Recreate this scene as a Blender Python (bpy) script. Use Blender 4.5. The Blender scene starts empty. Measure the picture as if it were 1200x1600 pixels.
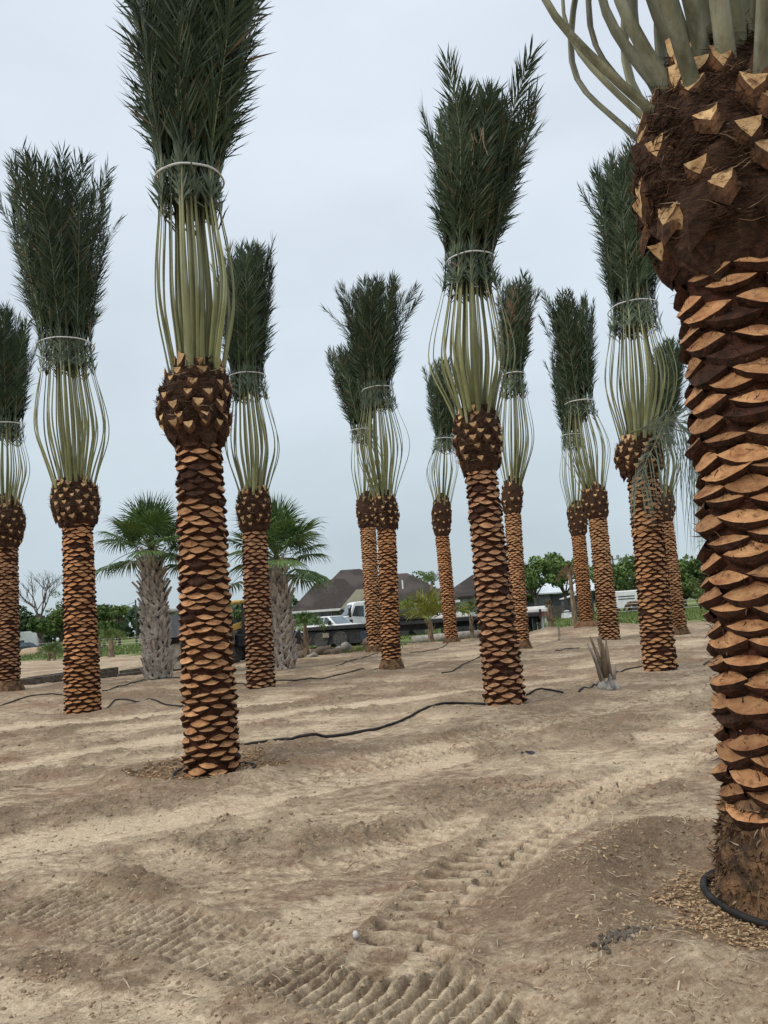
import bpy, math, random
import numpy as np
from mathutils import Vector, Matrix
PI = math.pi
SC = bpy.context.scene
COL = SC.collection

# ---------------------------------------------------------------- camera
FPX = 1200.0
PITCH = math.radians(7.67)
ROLL = math.radians(4.0)
EYE = np.array([0.0, 0.0, 1.6])
_f = np.array([0, math.cos(PITCH), math.sin(PITCH)])
_r0 = np.array([1.0, 0, 0])
_u0 = np.array([0, -math.sin(PITCH), math.cos(PITCH)])
CR = math.cos(ROLL) * _r0 - math.sin(ROLL) * _u0
CU = math.sin(ROLL) * _r0 + math.cos(ROLL) * _u0
cam_data = bpy.data.cameras.new('camera')
cam = bpy.data.objects.new('camera', cam_data)
COL.objects.link(cam)
cam.matrix_world = Matrix(((CR[0], CU[0], -_f[0], EYE[0]), (CR[1], CU[1], -_f[1], EYE[1]),
                           (CR[2], CU[2], -_f[2], EYE[2]), (0, 0, 0, 1)))
cam_data.sensor_fit = 'HORIZONTAL'
cam_data.sensor_width = 36.0
cam_data.lens = 36.0
cam_data.clip_start = 0.05
cam_data.clip_end = 2000
SC.camera = cam

# ---------------------------------------------------------------- sky, sun, exposure
SC.view_settings.view_transform = 'Standard'
SC.view_settings.look = 'None'
SC.view_settings.exposure = 0.0
SC.view_settings.gamma = 1.0
SC.view_settings.use_curve_mapping = False
SUN_EL = math.radians(42)
SUN_AZ = math.radians(238)          # clockwise from +Y
world = bpy.data.worlds.new('World')
SC.world = world
world.use_nodes = True
nt = world.node_tree
nt.nodes.clear()
wo = nt.nodes.new('ShaderNodeOutputWorld')
bg = nt.nodes.new('ShaderNodeBackground')
sky = nt.nodes.new('ShaderNodeTexSky')
sky.sky_type = 'NISHITA'
sky.sun_disc = False
sky.sun_elevation = SUN_EL
sky.sun_rotation = SUN_AZ
tc = nt.nodes.new('ShaderNodeTexCoord')
sep = nt.nodes.new('ShaderNodeSeparateXYZ')
nt.links.new(tc.outputs['Generated'], sep.inputs[0])
ramp = nt.nodes.new('ShaderNodeValToRGB')      # overcast cloud deck, paler overhead
cr = ramp.color_ramp
cr.elements[0].position = 0.0
cr.elements[0].color = (5.2, 6.1, 6.6, 1)
cr.elements[1].position = 1.0
cr.elements[1].color = (17.5, 17.7, 18.0, 1)
for p, c in ((0.10, (5.4, 6.35, 6.95, 1)), (0.30, (6.6, 7.5, 8.3, 1)), (0.50, (7.0, 7.8, 8.7, 1)), (0.68, (7.4, 8.1, 9.1, 1)), (0.84, (13.5, 13.9, 14.4, 1))):
    e = cr.elements.new(p)
    e.color = c
nt.links.new(sep.outputs[2], ramp.inputs[0])
cn = nt.nodes.new('ShaderNodeTexNoise')
cn.inputs['Scale'].default_value = 2.2
cn.inputs['Detail'].default_value = 5
cn.inputs['Roughness'].default_value = 0.5
mp = nt.nodes.new('ShaderNodeMapping')
mp.inputs['Scale'].default_value = (1, 1, 2.4)
nt.links.new(tc.outputs['Generated'], mp.inputs[0])
nt.links.new(mp.outputs[0], cn.inputs['Vector'])
cm = nt.nodes.new('ShaderNodeMapRange')
cm.inputs[1].default_value = 0.3
cm.inputs[2].default_value = 0.7
cm.inputs[3].default_value = 0.90
cm.inputs[4].default_value = 1.07
nt.links.new(cn.outputs[0], cm.inputs[0])
mul = nt.nodes.new('ShaderNodeMix')
mul.data_type = 'RGBA'
mul.blend_type = 'MULTIPLY'
mul.inputs[0].default_value = 1.0
nt.links.new(ramp.outputs[0], mul.inputs[6])
nt.links.new(cm.outputs[0], mul.inputs[7])
mixs = nt.nodes.new('ShaderNodeMix')
mixs.data_type = 'RGBA'
mixs.inputs[0].default_value = 0.96
nt.links.new(sky.outputs[0], mixs.inputs[6])
nt.links.new(mul.outputs[2], mixs.inputs[7])
nt.links.new(mixs.outputs[2], bg.inputs[0])
bg.inputs[1].default_value = 0.105
nt.links.new(bg.outputs[0], wo.inputs[0])
sun_d = bpy.data.lights.new('sun', 'SUN')
sun_d.energy = 1.5
sun_d.angle = math.radians(16)
sun_d.color = (1.0, 0.91, 0.79)
sun = bpy.data.objects.new('sun', sun_d)
COL.objects.link(sun)
sd = Vector((math.sin(SUN_AZ) * math.cos(SUN_EL), math.cos(SUN_AZ) * math.cos(SUN_EL), math.sin(SUN_EL)))
sun.rotation_euler = sd.to_track_quat('Z', 'Y').to_euler()

# ---------------------------------------------------------------- helpers
def ray(px, py):
    return _f + (px - 600) / FPX * CR - (py - 800) / FPX * CU

def at(px, py, Y):
    r = ray(px, py)
    return EYE + r * (Y / r[1])

def mpp(p):
    """metres per photograph pixel at a place"""
    return float(np.dot(p - EYE, _f)) / FPX

def tag(o, label=None, cat=None, group=None, kind=None):
    if label: o['label'] = label
    if cat: o['category'] = cat
    if group: o['group'] = group
    if kind: o['kind'] = kind
    return o

def empty(name, loc, rz=0.0):
    o = bpy.data.objects.new(name, None)
    o.empty_display_size = 0.2
    COL.objects.link(o)
    o.location = Vector([float(v) for v in loc])
    o.rotation_euler = (0, 0, rz)
    return o

def link(name, mesh, parent=None, mat4=None):
    o = bpy.data.objects.new(name, mesh)
    COL.objects.link(o)
    if parent is not None: o.parent = parent
    if mat4 is not None: o.matrix_local = mat4
    return o

def np_mesh(name, V, polys, mats, smooth=False):
    """polys: list of (int array (m,k), material index)"""
    me = bpy.data.meshes.new(name)
    V = np.asarray(V, dtype=np.float32).reshape(-1, 3)
    polys = [(np.asarray(F, dtype=np.int32).reshape(-1, F.shape[1] if hasattr(F, 'shape') else len(F[0])), m) for F, m in polys if len(F)]
    nl = sum(F.size for F, m in polys)
    npoly = sum(len(F) for F, m in polys)
    me.vertices.add(len(V))
    me.vertices.foreach_set('co', V.ravel())
    me.loops.add(nl)
    me.polygons.add(npoly)
    li = np.concatenate([F.ravel() for F, m in polys])
    lt = np.concatenate([np.full(len(F), F.shape[1], dtype=np.int32) for F, m in polys])
    ls = np.concatenate([[0], np.cumsum(lt)[:-1]]).astype(np.int32)
    mi = np.concatenate([np.full(len(F), m, dtype=np.int32) for F, m in polys])
    me.loops.foreach_set('vertex_index', li)
    me.polygons.foreach_set('loop_start', ls)
    me.polygons.foreach_set('loop_total', lt)
    me.polygons.foreach_set('material_index', mi)
    if smooth:
        me.polygons.foreach_set('use_smooth', np.ones(npoly, dtype=bool))
    for m in mats: me.materials.append(m)
    me.update(calc_edges=True)
    me.validate()
    return me

class MB:
    """collects simple solids into one mesh"""
    def __init__(s):
        s.v = []; s.f = []; s.m = []
    def add(s, V, F, m=0):
        n = len(s.v)
        s.v += [tuple(float(c) for c in v) for v in V]
        s.f += [tuple(i + n for i in f) for f in F]
        s.m += [m] * len(F)
        return s
    def box(s, c, d, rz=0.0, m=0, M=None):
        V = []
        for z in (-.5, .5):
            for x, y in ((-.5, -.5), (.5, -.5), (.5, .5), (-.5, .5)):
                X, Y, Z = x * d[0], y * d[1], z * d[2]
                if rz:
                    X, Y = X * math.cos(rz) - Y * math.sin(rz), X * math.sin(rz) + Y * math.cos(rz)
                p = Vector((X, Y, Z))
                if M is not None: p = M @ p
                V.append((p.x + c[0], p.y + c[1], p.z + c[2]))
        return s.add(V, [(3, 2, 1, 0), (4, 5, 6, 7), (0, 1, 5, 4), (1, 2, 6, 5), (2, 3, 7, 6), (3, 0, 4, 7)], m)
    def bar(s, a, b, w, h=None, m=0):
        """rectangular bar from a to b"""
        a = Vector(a); b = Vector(b); h = h or w
        d = (b - a); L = d.length
        q = d.to_track_quat('X', 'Z').to_matrix()
        return s.box(tuple((a + b) / 2), (L, w, h), M=q, m=m)
    def prism(s, prof, y0, y1, m=0, y0b=None, inset=None):
        """profile in x,z extruded along y"""
        n = len(prof)
        V = [(x, y0, z) for x, z in prof] + [(x, y1, z) for x, z in prof]
        F = [tuple(range(n)), tuple(range(2 * n - 1, n - 1, -1))]
        F += [(i, i + n, (i + 1) % n + n, (i + 1) % n) for i in range(n)]
        return s.add(V, F, m)
    def tube(s, pts, r, n=6, m=0, cap=True):
        pts = [Vector([float(c) for c in p]) for p in pts]
        rs = r if hasattr(r, '__len__') else [r] * len(pts)
        V = []; F = []
        up = Vector((0, 0, 1))
        prev = None
        for i, p in enumerate(pts):
            t = (pts[min(i + 1, len(pts) - 1)] - pts[max(i - 1, 0)]).normalized()
            if prev is None:
                a = t.orthogonal().normalized()
            else:
                a = (prev - t * prev.dot(t))
                a = a.normalized() if a.length > 1e-6 else t.orthogonal().normalized()
            prev = a
            b = t.cross(a)
            for k in range(n):
                q = 2 * PI * k / n
                V.append(p + (a * math.cos(q) + b * math.sin(q)) * rs[i])
        for i in range(len(pts) - 1):
            for k in range(n):
                F.append((i * n + k, i * n + (k + 1) % n, (i + 1) * n + (k + 1) % n, (i + 1) * n + k))
        if cap:
            F.append(tuple(range(n - 1, -1, -1)))
            F.append(tuple(range((len(pts) - 1) * n, len(pts) * n)))
        return s.add(V, F, m)
    def lathe(s, prof, c, axis='z', n=20, m=0):
        """profile (r, h) turned round an axis through c"""
        V = []; F = []
        for r, h in prof:
            for k in range(n):
                q = 2 * PI * k / n
                a, b = r * math.cos(q), r * math.sin(q)
                if axis == 'z': V.append((c[0] + a, c[1] + b, c[2] + h))
                elif axis == 'y': V.append((c[0] + a, c[1] + h, c[2] + b))
                else: V.append((c[0] + h, c[1] + a, c[2] + b))
        for i in range(len(prof) - 1):
            for k in range(n):
                F.append((i * n + k, i * n + (k + 1) % n, (i + 1) * n + (k + 1) % n, (i + 1) * n + k))
        F.append(tuple(range(n)))
        F.append(tuple(range((len(prof) - 1) * n, len(prof) * n)))
        return s.add(V, F, m)
    def build(s, name, mats, parent=None, bevel=0.0, smooth=False):
        me = bpy.data.meshes.new(name)
        me.from_pydata(s.v, [], s.f)
        if not isinstance(mats, (list, tuple)): mats = [mats]
        for m in mats: me.materials.append(m)
        me.polygons.foreach_set('material_index', s.m)
        if smooth: me.polygons.foreach_set('use_smooth', [True] * len(s.f))
        me.update()
        o = link(name, me, parent)
        if bevel:
            b = o.modifiers.new('bevel', 'BEVEL')
            b.width = bevel; b.segments = 2; b.limit_method = 'ANGLE'
        return o

# numpy gradient-free value noise (smooth), 2-D and 3-D
def _hash(ix, iy, iz, seed):
    h = (ix.astype(np.int64) * 374761393 + iy.astype(np.int64) * 668265263 + iz.astype(np.int64) * 2147483647 + seed * 144665) & 0x7fffffff
    h = ((h ^ (h >> 13)) * 1274126177) & 0x7fffffff
    h = ((h ^ (h >> 16)) * 60493) & 0x7fffffff
    return (h & 0xffff) / 65535.0

def vnoise(x, y, z=None, seed=0):
    x = np.asarray(x, dtype=float); y = np.asarray(y, dtype=float)
    if z is None: z = np.zeros_like(x)
    ix = np.floor(x); iy = np.floor(y); iz = np.floor(z)
    fx = x - ix; fy = y - iy; fz = z - iz
    fx = fx * fx * (3 - 2 * fx); fy = fy * fy * (3 - 2 * fy); fz = fz * fz * (3 - 2 * fz)
    r = 0
    twod = not np.any(fz)
    for dz in ((0,) if twod else (0, 1)):
        wz = 1 if twod else (fz if dz else 1 - fz)
        for dy in (0, 1):
            wy = fy if dy else 1 - fy
            for dx in (0, 1):
                wx = fx if dx else 1 - fx
                r = r + wx * wy * wz * _hash(ix + dx, iy + dy, iz + dz, seed)
    return r * 2 - 1

def fbm(x, y, sc, octv=4, seed=0, rough=0.5):
    a = 1.0; s = 0; t = 0
    for o in range(octv):
        # rotate each octave so the lattice does not show
        c, sn = math.cos(o * 1.1 + .5), math.sin(o * 1.1 + .5)
        s = s + a * vnoise((x * c - y * sn) / sc + 31.7 * o, (x * sn + y * c) / sc - 17.3 * o, seed=seed + o)
        t += a; a *= rough; sc *= 0.5
    return s / t

# ---------------------------------------------------------------- materials
def mat(name, c1, c2=None, scale=3.0, rough=0.8, bump=0.0, bscale=None, detail=6, metal=0.0, spec=0.3,
        lo=0.35, hi=0.65, rnd=0.0, stretch=(1, 1, 1), extra=None, trans=0.0, sheen=0):
    m = bpy.data.materials.new(name)
    m.use_nodes = True
    t = m.node_tree
    b = t.nodes['Principled BSDF']
    b.inputs['Roughness'].default_value = rough
    b.inputs['Metallic'].default_value = metal
    b.inputs['Specular IOR Level'].default_value = spec
    c1 = tuple(c1) + (1,)
    if c2 is None:
        c2 = tuple(min(1, v * 1.15) for v in c1[:3])
    c2 = tuple(c2)[:3] + (1,)
    geo = t.nodes.new('ShaderNodeNewGeometry')
    mpn = t.nodes.new('ShaderNodeMapping')
    mpn.inputs['Scale'].default_value = stretch
    t.links.new(geo.outputs['Position'], mpn.inputs[0])
    n = t.nodes.new('ShaderNodeTexNoise')
    n.inputs['Scale'].default_value = scale
    n.inputs['Detail'].default_value = detail
    n.inputs['Roughness'].default_value = 0.62
    t.links.new(mpn.outputs[0], n.inputs['Vector'])
    mr = t.nodes.new('ShaderNodeMapRange')
    mr.inputs[1].default_value = lo
    mr.inputs[2].default_value = hi
    t.links.new(n.outputs[0], mr.inputs[0])
    mx = t.nodes.new('ShaderNodeMix')
    mx.data_type = 'RGBA'
    mx.inputs[6].default_value = c1
    mx.inputs[7].default_value = c2
    t.links.new(mr.outputs[0], mx.inputs[0])
    out = mx.outputs[2]
    if extra is not None:              # second, finer or larger layer: (colour, scale, lo, hi)
        n3 = t.nodes.new('ShaderNodeTexNoise')
        n3.inputs['Scale'].default_value = extra[1]
        n3.inputs['Detail'].default_value = 5
        t.links.new(mpn.outputs[0], n3.inputs['Vector'])
        m3 = t.nodes.new('ShaderNodeMapRange')
        m3.inputs[1].default_value = extra[2]
        m3.inputs[2].default_value = extra[3]
        t.links.new(n3.outputs[0], m3.inputs[0])
        x3 = t.nodes.new('ShaderNodeMix')
        x3.data_type = 'RGBA'
        x3.inputs[7].default_value = tuple(extra[0]) + (1,)
        t.links.new(out, x3.inputs[6])
        t.links.new(m3.outputs[0], x3.inputs[0])
        out = x3.outputs[2]
    if rnd:
        oi = t.nodes.new('ShaderNodeObjectInfo')
        r = t.nodes.new('ShaderNodeMapRange')
        r.inputs[3].default_value = 1 - rnd
        r.inputs[4].default_value = 1 + rnd
        t.links.new(oi.outputs['Random'], r.inputs[0])
        x = t.nodes.new('ShaderNodeMix')
        x.data_type = 'RGBA'
        x.blend_type = 'MULTIPLY'
        x.inputs[0].default_value = 1
        t.links.new(out, x.inputs[6])
        t.links.new(r.outputs[0], x.inputs[7])
        out = x.outputs[2]
    t.links.new(out, b.inputs['Base Color'])
    if bump:
        n2 = t.nodes.new('ShaderNodeTexNoise')
        n2.inputs['Scale'].default_value = bscale or scale * 4
        n2.inputs['Detail'].default_value = 5
        t.links.new(mpn.outputs[0], n2.inputs['Vector'])
        bp = t.nodes.new('ShaderNodeBump')
        bp.inputs['Strength'].default_value = bump
        bp.inputs['Distance'].default_value = 0.02
        t.links.new(n2.outputs[0], bp.inputs['Height'])
        t.links.new(bp.outputs[0], b.inputs['Normal'])
    if trans:
        b.inputs['Transmission Weight'].default_value = trans
    return m

M = {}
M['cut'] = mat('cut_wood', (0.27, 0.11, 0.045), (0.56, 0.305, 0.14), scale=9, rough=.8, bump=.6, bscale=110, rnd=.30, lo=.32, hi=.64,
               extra=((0.13, 0.052, 0.026), 17, .56, .74), stretch=(1, 1, 1.8))
M['cut_far'] = mat('cut_wood_distant', (0.31, 0.135, 0.055), (0.57, 0.315, 0.15), scale=5, rough=.75, lo=.3, hi=.68,
                   extra=((0.22, 0.09, 0.04), 16, .60, .8))
M['cut_orange'] = mat('cut_wood_orange', (0.33, 0.125, 0.046), (0.60, 0.31, 0.135), scale=8, rough=.8, bump=.6, bscale=100, rnd=.25, lo=.3, hi=.66,
                      extra=((0.14, 0.05, 0.022), 17, .58, .76))
M['cut_dull'] = mat('cut_wood_dull', (0.23, 0.10, 0.048), (0.49, 0.275, 0.14), scale=9, rough=.85, bump=.6, bscale=100, rnd=.3, lo=.32, hi=.66,
                    extra=((0.10, 0.048, 0.028), 15, .54, .72))
M['bark'] = mat('palm_bark', (0.016, 0.007, 0.004), (0.082, 0.030, 0.014), scale=16, rough=.88, bump=.9, bscale=60, lo=.35, hi=.72)
M['bark_core'] = mat('palm_bark_core', (0.03, 0.011, 0.006), (0.10, 0.035, 0.016), scale=22, rough=.9, bump=1, bscale=80)
M['fibre'] = mat('palm_fibre', (0.035, 0.017, 0.010), (0.13, 0.068, 0.038), scale=18, rough=.9, bump=1, bscale=90, lo=.35, hi=.75, stretch=(1, 1, 3))
M['fibre_pale'] = mat('palm_fibre_pale', (0.16, 0.10, 0.06), (0.42, 0.31, 0.2), scale=20, rough=.85)
M['stub_face'] = mat('stub_face', (0.40, 0.22, 0.095), (0.70, 0.48, 0.245), scale=14, rough=.8, bump=.5, bscale=120, rnd=.25, extra=((.22, .11, .05), 24, .56, .72))
M['stub_side'] = mat('stub_side', (0.035, 0.017, 0.010), (0.16, 0.078, 0.036), scale=13, rough=.9, bump=1, bscale=60, stretch=(1, 1, .35))
M['root'] = mat('root_mass', (0.05, 0.03, 0.018), (0.27, 0.155, 0.078), scale=9, rough=.95, bump=1, bscale=45, lo=.38, hi=.7)
M['root_red'] = mat('root_mass_red', (0.10, 0.05, 0.028), (0.26, 0.14, 0.075), scale=7, rough=.95, bump=1, bscale=45)
M['petiole'] = mat('petiole', (0.13, 0.135, 0.045), (0.29, 0.30, 0.14), scale=3.5, rough=.55, rnd=.34, spec=.4,
                   stretch=(1, 1, .25), extra=((0.34, 0.37, 0.27), 5, .52, .75), bump=.12, bscale=40)
M['petiole_near'] = mat('petiole_near', (0.10, 0.10, 0.055), (0.27, 0.27, 0.175), scale=7, rough=.6, rnd=.25, spec=.35,
                        stretch=(1, 1, .18), extra=((0.34, 0.35, 0.27), 9, .5, .72), bump=.25, bscale=60)
M['leaflet'] = mat('date_leaflet', (0.022, 0.042, 0.020), (0.058, 0.088, 0.042), scale=2.2, rough=.6, rnd=.3, spec=.22, lo=.32, hi=.7)
M['leaflet_grey'] = mat('date_leaflet_grey', (0.06, 0.092, 0.058), (0.135, 0.175, 0.12), scale=3, rough=.6, rnd=.2, spec=.25)
M['leaflet_dry'] = mat('date_leaflet_dry', (0.10, 0.055, 0.03), (0.22, 0.15, 0.08), scale=3, rough=.7)
M['leaflet_pale'] = mat('date_leaflet_pale', (0.13, 0.165, 0.12), (0.24, 0.28, 0.21), scale=3, rough=.6)
M['band'] = mat('tie_band', (0.62, 0.66, 0.64), (0.76, 0.79, 0.77), scale=8, rough=.5)
M['sabal_boot'] = mat('sabal_boot', (0.24, 0.20, 0.17), (0.60, 0.54, 0.48), scale=8, rough=.9, bump=.8, bscale=40, rnd=.2, stretch=(1, 1, .3), lo=.3, hi=.7)
M['sabal_core'] = mat('sabal_core', (0.05, 0.04, 0.03), (0.14, 0.11, 0.085), scale=12, rough=.95, bump=1)
M['sabal_leaf'] = mat('sabal_leaf', (0.045, 0.10, 0.028), (0.15, 0.235, 0.07), scale=2.5, rough=.5, rnd=.3, spec=.35)
M['sabal_petiole'] = mat('sabal_petiole', (0.11, 0.17, 0.05), (0.2, 0.27, 0.1), scale=4, rough=.5)

# ---------------------------------------------------------------- palm measurements
# Y distance, then (x, y, width) in the photograph of base, trunk top, crown bulge middle, crown bulge top,
# widest leaf stalks, tie, leaf tips.  They are turned into metres at the palm's own distance.
PALMS = [
 dict(n=0, Y=22.0, p=[(12,1080,45),(6,858,42),(7,826,64),(8,793,50),(9,735,70),(8,667,52),(0,490,92)], root=1, dens=.8, seed=11,
      label='date palm cut off by the left photo edge, its foot a flared root mound'),
 dict(n=1, Y=16.0, p=[(130,1112,55),(121,822,47),(118,795,78),(117,762,66),(114,672,112),(104,543,78),(86,256,156)], root=0, dens=1, seed=12,
      label='second date palm from the left, its tied dark leaves opening into a wide plume'),
 dict(n=2, Y=8.5, p=[(332,1206,88),(310,693,74),(303,640,120),(309,590,92),(308,470,122),(296,287,98),(312,-150,225)], root=0, dens=1, seed=13,
      label='tall near date palm left of centre standing in a brown mulched watering basin'),
 dict(n=3, Y=18.8, p=[(408,1075,46),(397,830,40),(397,801,59),(396,773,48),(394,700,86),(385,589,55),(385,382,80)], root=0, dens=.9, seed=14,
      label='date palm just right of the tall near one, in front of the grey-trunked fan palm'),
 dict(n=4, Y=22.0, p=[(612,1046,36),(604,829,31),(604,805,42),(600,780,36),(595,700,84),(589,610,47),(581,438,98)], root=1, dens=.9, seed=15,
      label='orange-trunked date palm in the middle with a tall dense plume and a flared foot'),
 dict(n=5, Y=31.5, p=[(586,1019,28),(575,826,26),(573,804,36),(571,782,30),(577,735,64),(566,673,36),(538,540,64)], root=1, dens=.7, seed=16,
      label='date palm half hidden behind the orange-trunked one, its plume leaning left'),
 dict(n=6, Y=35.0, p=[(706,1005,25),(691,838,23),(690,814,35),(690,787,28),(691,735,56),(694,688,31),(689,565,50)], root=1, dens=.7, seed=17,
      label='slim distant date palm standing before the flatbed trailer, its plume behind a nearer palm'),
 dict(n=7, Y=12.7, p=[(790,1098,66),(751,737,52),(747,692,80),(744,655,68),(737,560,124),(733,410,73),(757,158,160)], root=0, dens=1, seed=18,
      label='large date palm right of centre with separate leaf tips splaying in the sky'),
 dict(n=8, Y=27.5, p=[(815,1014,30),(801,803,27),(800,780,37),(801,757,30),(804,690,62),(801,588,36),(806,434,54)], root=1, dens=.8, seed=19, dry=1,
      label='date palm with brown dry leaf ends, behind the large one right of centre'),
 dict(n=9, Y=35.5, p=[(917,981,27),(904,838,23),(903,815,33),(900,796,29),(901,745,54),(893,682,31),(884,545,54)], root=2, dens=.7, seed=20,
      label='distant date palm on a reddish soil root ball, left one of the overlapping pair'),
 dict(n=10, Y=27.5, p=[(953,1001,33),(934,812,29),(930,789,44),(928,767,37),(917,700,70),(906,629,42),(886,458,72)], root=0, dens=.85, seed=21,
      label='date palm with slim left-leaning plume, right one of the pair behind the cut stump'),
 dict(n=11, Y=16.5, p=[(1032,1048,52),(1004,743,48),(999,716,80),(998,692,66),(997,600,110),(988,484,71),(976,232,98)], root=0, dens=1, seed=22,
      label='date palm beside the huge near trunk, one loose frond hanging from it to the right'),
 dict(n=12, Y=30.0, p=[(1063,992,27),(1040,816,24),(1038,795,35),(1037,772,29),(1040,728,56),(1036,682,33),(1044,530,54)], root=1, dens=.7, seed=23,
      label='thin date palm mostly hidden behind the one with the hanging loose frond'),
 dict(n=13, Y=4.05, p=[(1248,1400,196),(1147,436,172),(1128,300,276),(1128,150,210),(1094,-50,500),(1085,-520,230),(1060,-1700,420)], root=3, dens=.8, seed=24,
      label='huge near date palm at the right edge with thick grey-green stalks'),
]
for P in PALMS:
    P['c'] = [at(x, y, P['Y']) for x, y, w in P['p']]
    P['r'] = [w / 2 * mpp(c) for (x, y, w), c in zip(P['p'], P['c'])]
SAB = [dict(Y=24.5, base=(248, 1060), top=(236, 872), r=.42, seed=31), dict(Y=25.5, base=(441, 1046), top=(432, 885), r=.42, seed=32)]
for S in SAB: S['c'] = [at(*S['base'], S['Y']), at(*S['top'], S['Y'])]

# ---------------------------------------------------------------- terrain
CTRL = [(P['c'][0][0], P['c'][0][1], P['c'][0][2]) for P in PALMS] + [(S['c'][0][0], S['c'][0][1], S['c'][0][2]) for S in SAB]
CTRL = [(x, y, z) for x, y, z in CTRL]
CTRL += [(0, 1.0, 0), (-3, 3, 0), (3, 2, 0), (0, 5, 0), (-8, 8, 0), (-14, 30, -.1), (0, -6, 0), (-25, 45, 0), (-30, 60, 0), (-20, 75, 0.05),
         (0, 46, -.08), (-5, 44, -.15), (-3, 39, -.05), (8, 46, .05), (14, 46, .2), (24, 46, .3), (32, 50, .2), (0, 70, .05), (25, 80, .05), (-8, 40, .05), (14, 10, .1), (20, 20, .2)]
CX, CY, CZ = [np.array(v) for v in zip(*CTRL)]

def low(x, y):
    x = np.asarray(x, dtype=float); y = np.asarray(y, dtype=float)
    d2 = (x[..., None] - CX) ** 2 + (y[..., None] - CY) ** 2
    w = 1.0 / (d2 + 0.6) ** 1.6
    base = (w * CZ).sum(-1) / w.sum(-1)
    r = np.sqrt(x * x + y * y)
    fade = np.clip(1 - (r - 60) / 60, 0, 1)
    return base * fade

# raised watering rings (mounds) round some palms: x, y, ring radius, height, basin depth
RINGS = []
def ring(i, R, h, dep, w=.22):
    c = PALMS[i]['c'][0]
    RINGS.append((c[0], c[1], R, h, dep, w, i))
ring(13, 1.02, .20, .04, .20)
ring(2, .88, .125, .02, .12)
ring(7, 1.15, .11, .0, .26)
ring(1, 1.2, .14, .0, .32)
ring(11, 1.3, .10, -.02, .28)
ring(3, 1.2, .10, .0, .28)
ring(4, 1.3, .12, .0, .35)
ring(0, 1.5, .10, .0, .4)
ring(10, 1.4, .12, .0, .35)
ring(9, 1.6, .15, .0, .4)
ring(8, 1.4, .12, .0, .4)
ring(6, 1.5, .12, .0, .4)
ring(12, 1.5, .10, .0, .4)

def gp(px, py):
    """where the sight line through a photograph pixel meets flat ground"""
    r = ray(px, py)
    t = -EYE[2] / r[2]
    return (EYE + r * t)[:2]

# vehicle tracks in the soil: points, half width, lug pitch, kind
def TR(pts, hw, pitch, kind, depth=1.0):
    return dict(p=np.array([gp(*q) for q in pts]), hw=hw, pitch=pitch, kind=kind, d=depth)
TRACKS = [
 TR([(640,1500),(735,1390),(800,1335),(900,1270),(1040,1205),(1180,1150)], .27, .16, 'lug', .85),
 TR([(60,1400),(200,1445),(330,1480),(470,1525),(600,1570),(760,1630)], .29, .074, 'rib', .85),
 TR([(240,1340),(350,1375),(470,1360),(600,1330),(720,1285)], .22, .075, 'rib', .40),
 TR([(-80,1560),(120,1610),(330,1690)], .26, .09, 'flat', 1.0),
 TR([(-60,1215),(150,1180),(290,1160)], .3, .11, 'flat', 1),
 TR([(395,1240),(560,1205),(760,1160),(960,1112),(1130,1078)], .34, .13, 'lug', .6),
 TR([(640,1190),(800,1150),(1000,1105)], .2, .12, 'lug', .6),
 TR([(-60,1345),(140,1310),(300,1285),(560,1225),(700,1195)], .3, .14, 'flat', 1),
 TR([(150,1150),(420,1125),(640,1100),(860,1070),(1110,1040)], .35, .2, 'flat', .8),
 TR([(-60,1150),(200,1130),(430,1105)], .35, .2, 'flat', .8),
 TR([(300,1560),(420,1470),(560,1420),(700,1400)], .25, .1, 'flat', .8),
]

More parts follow.
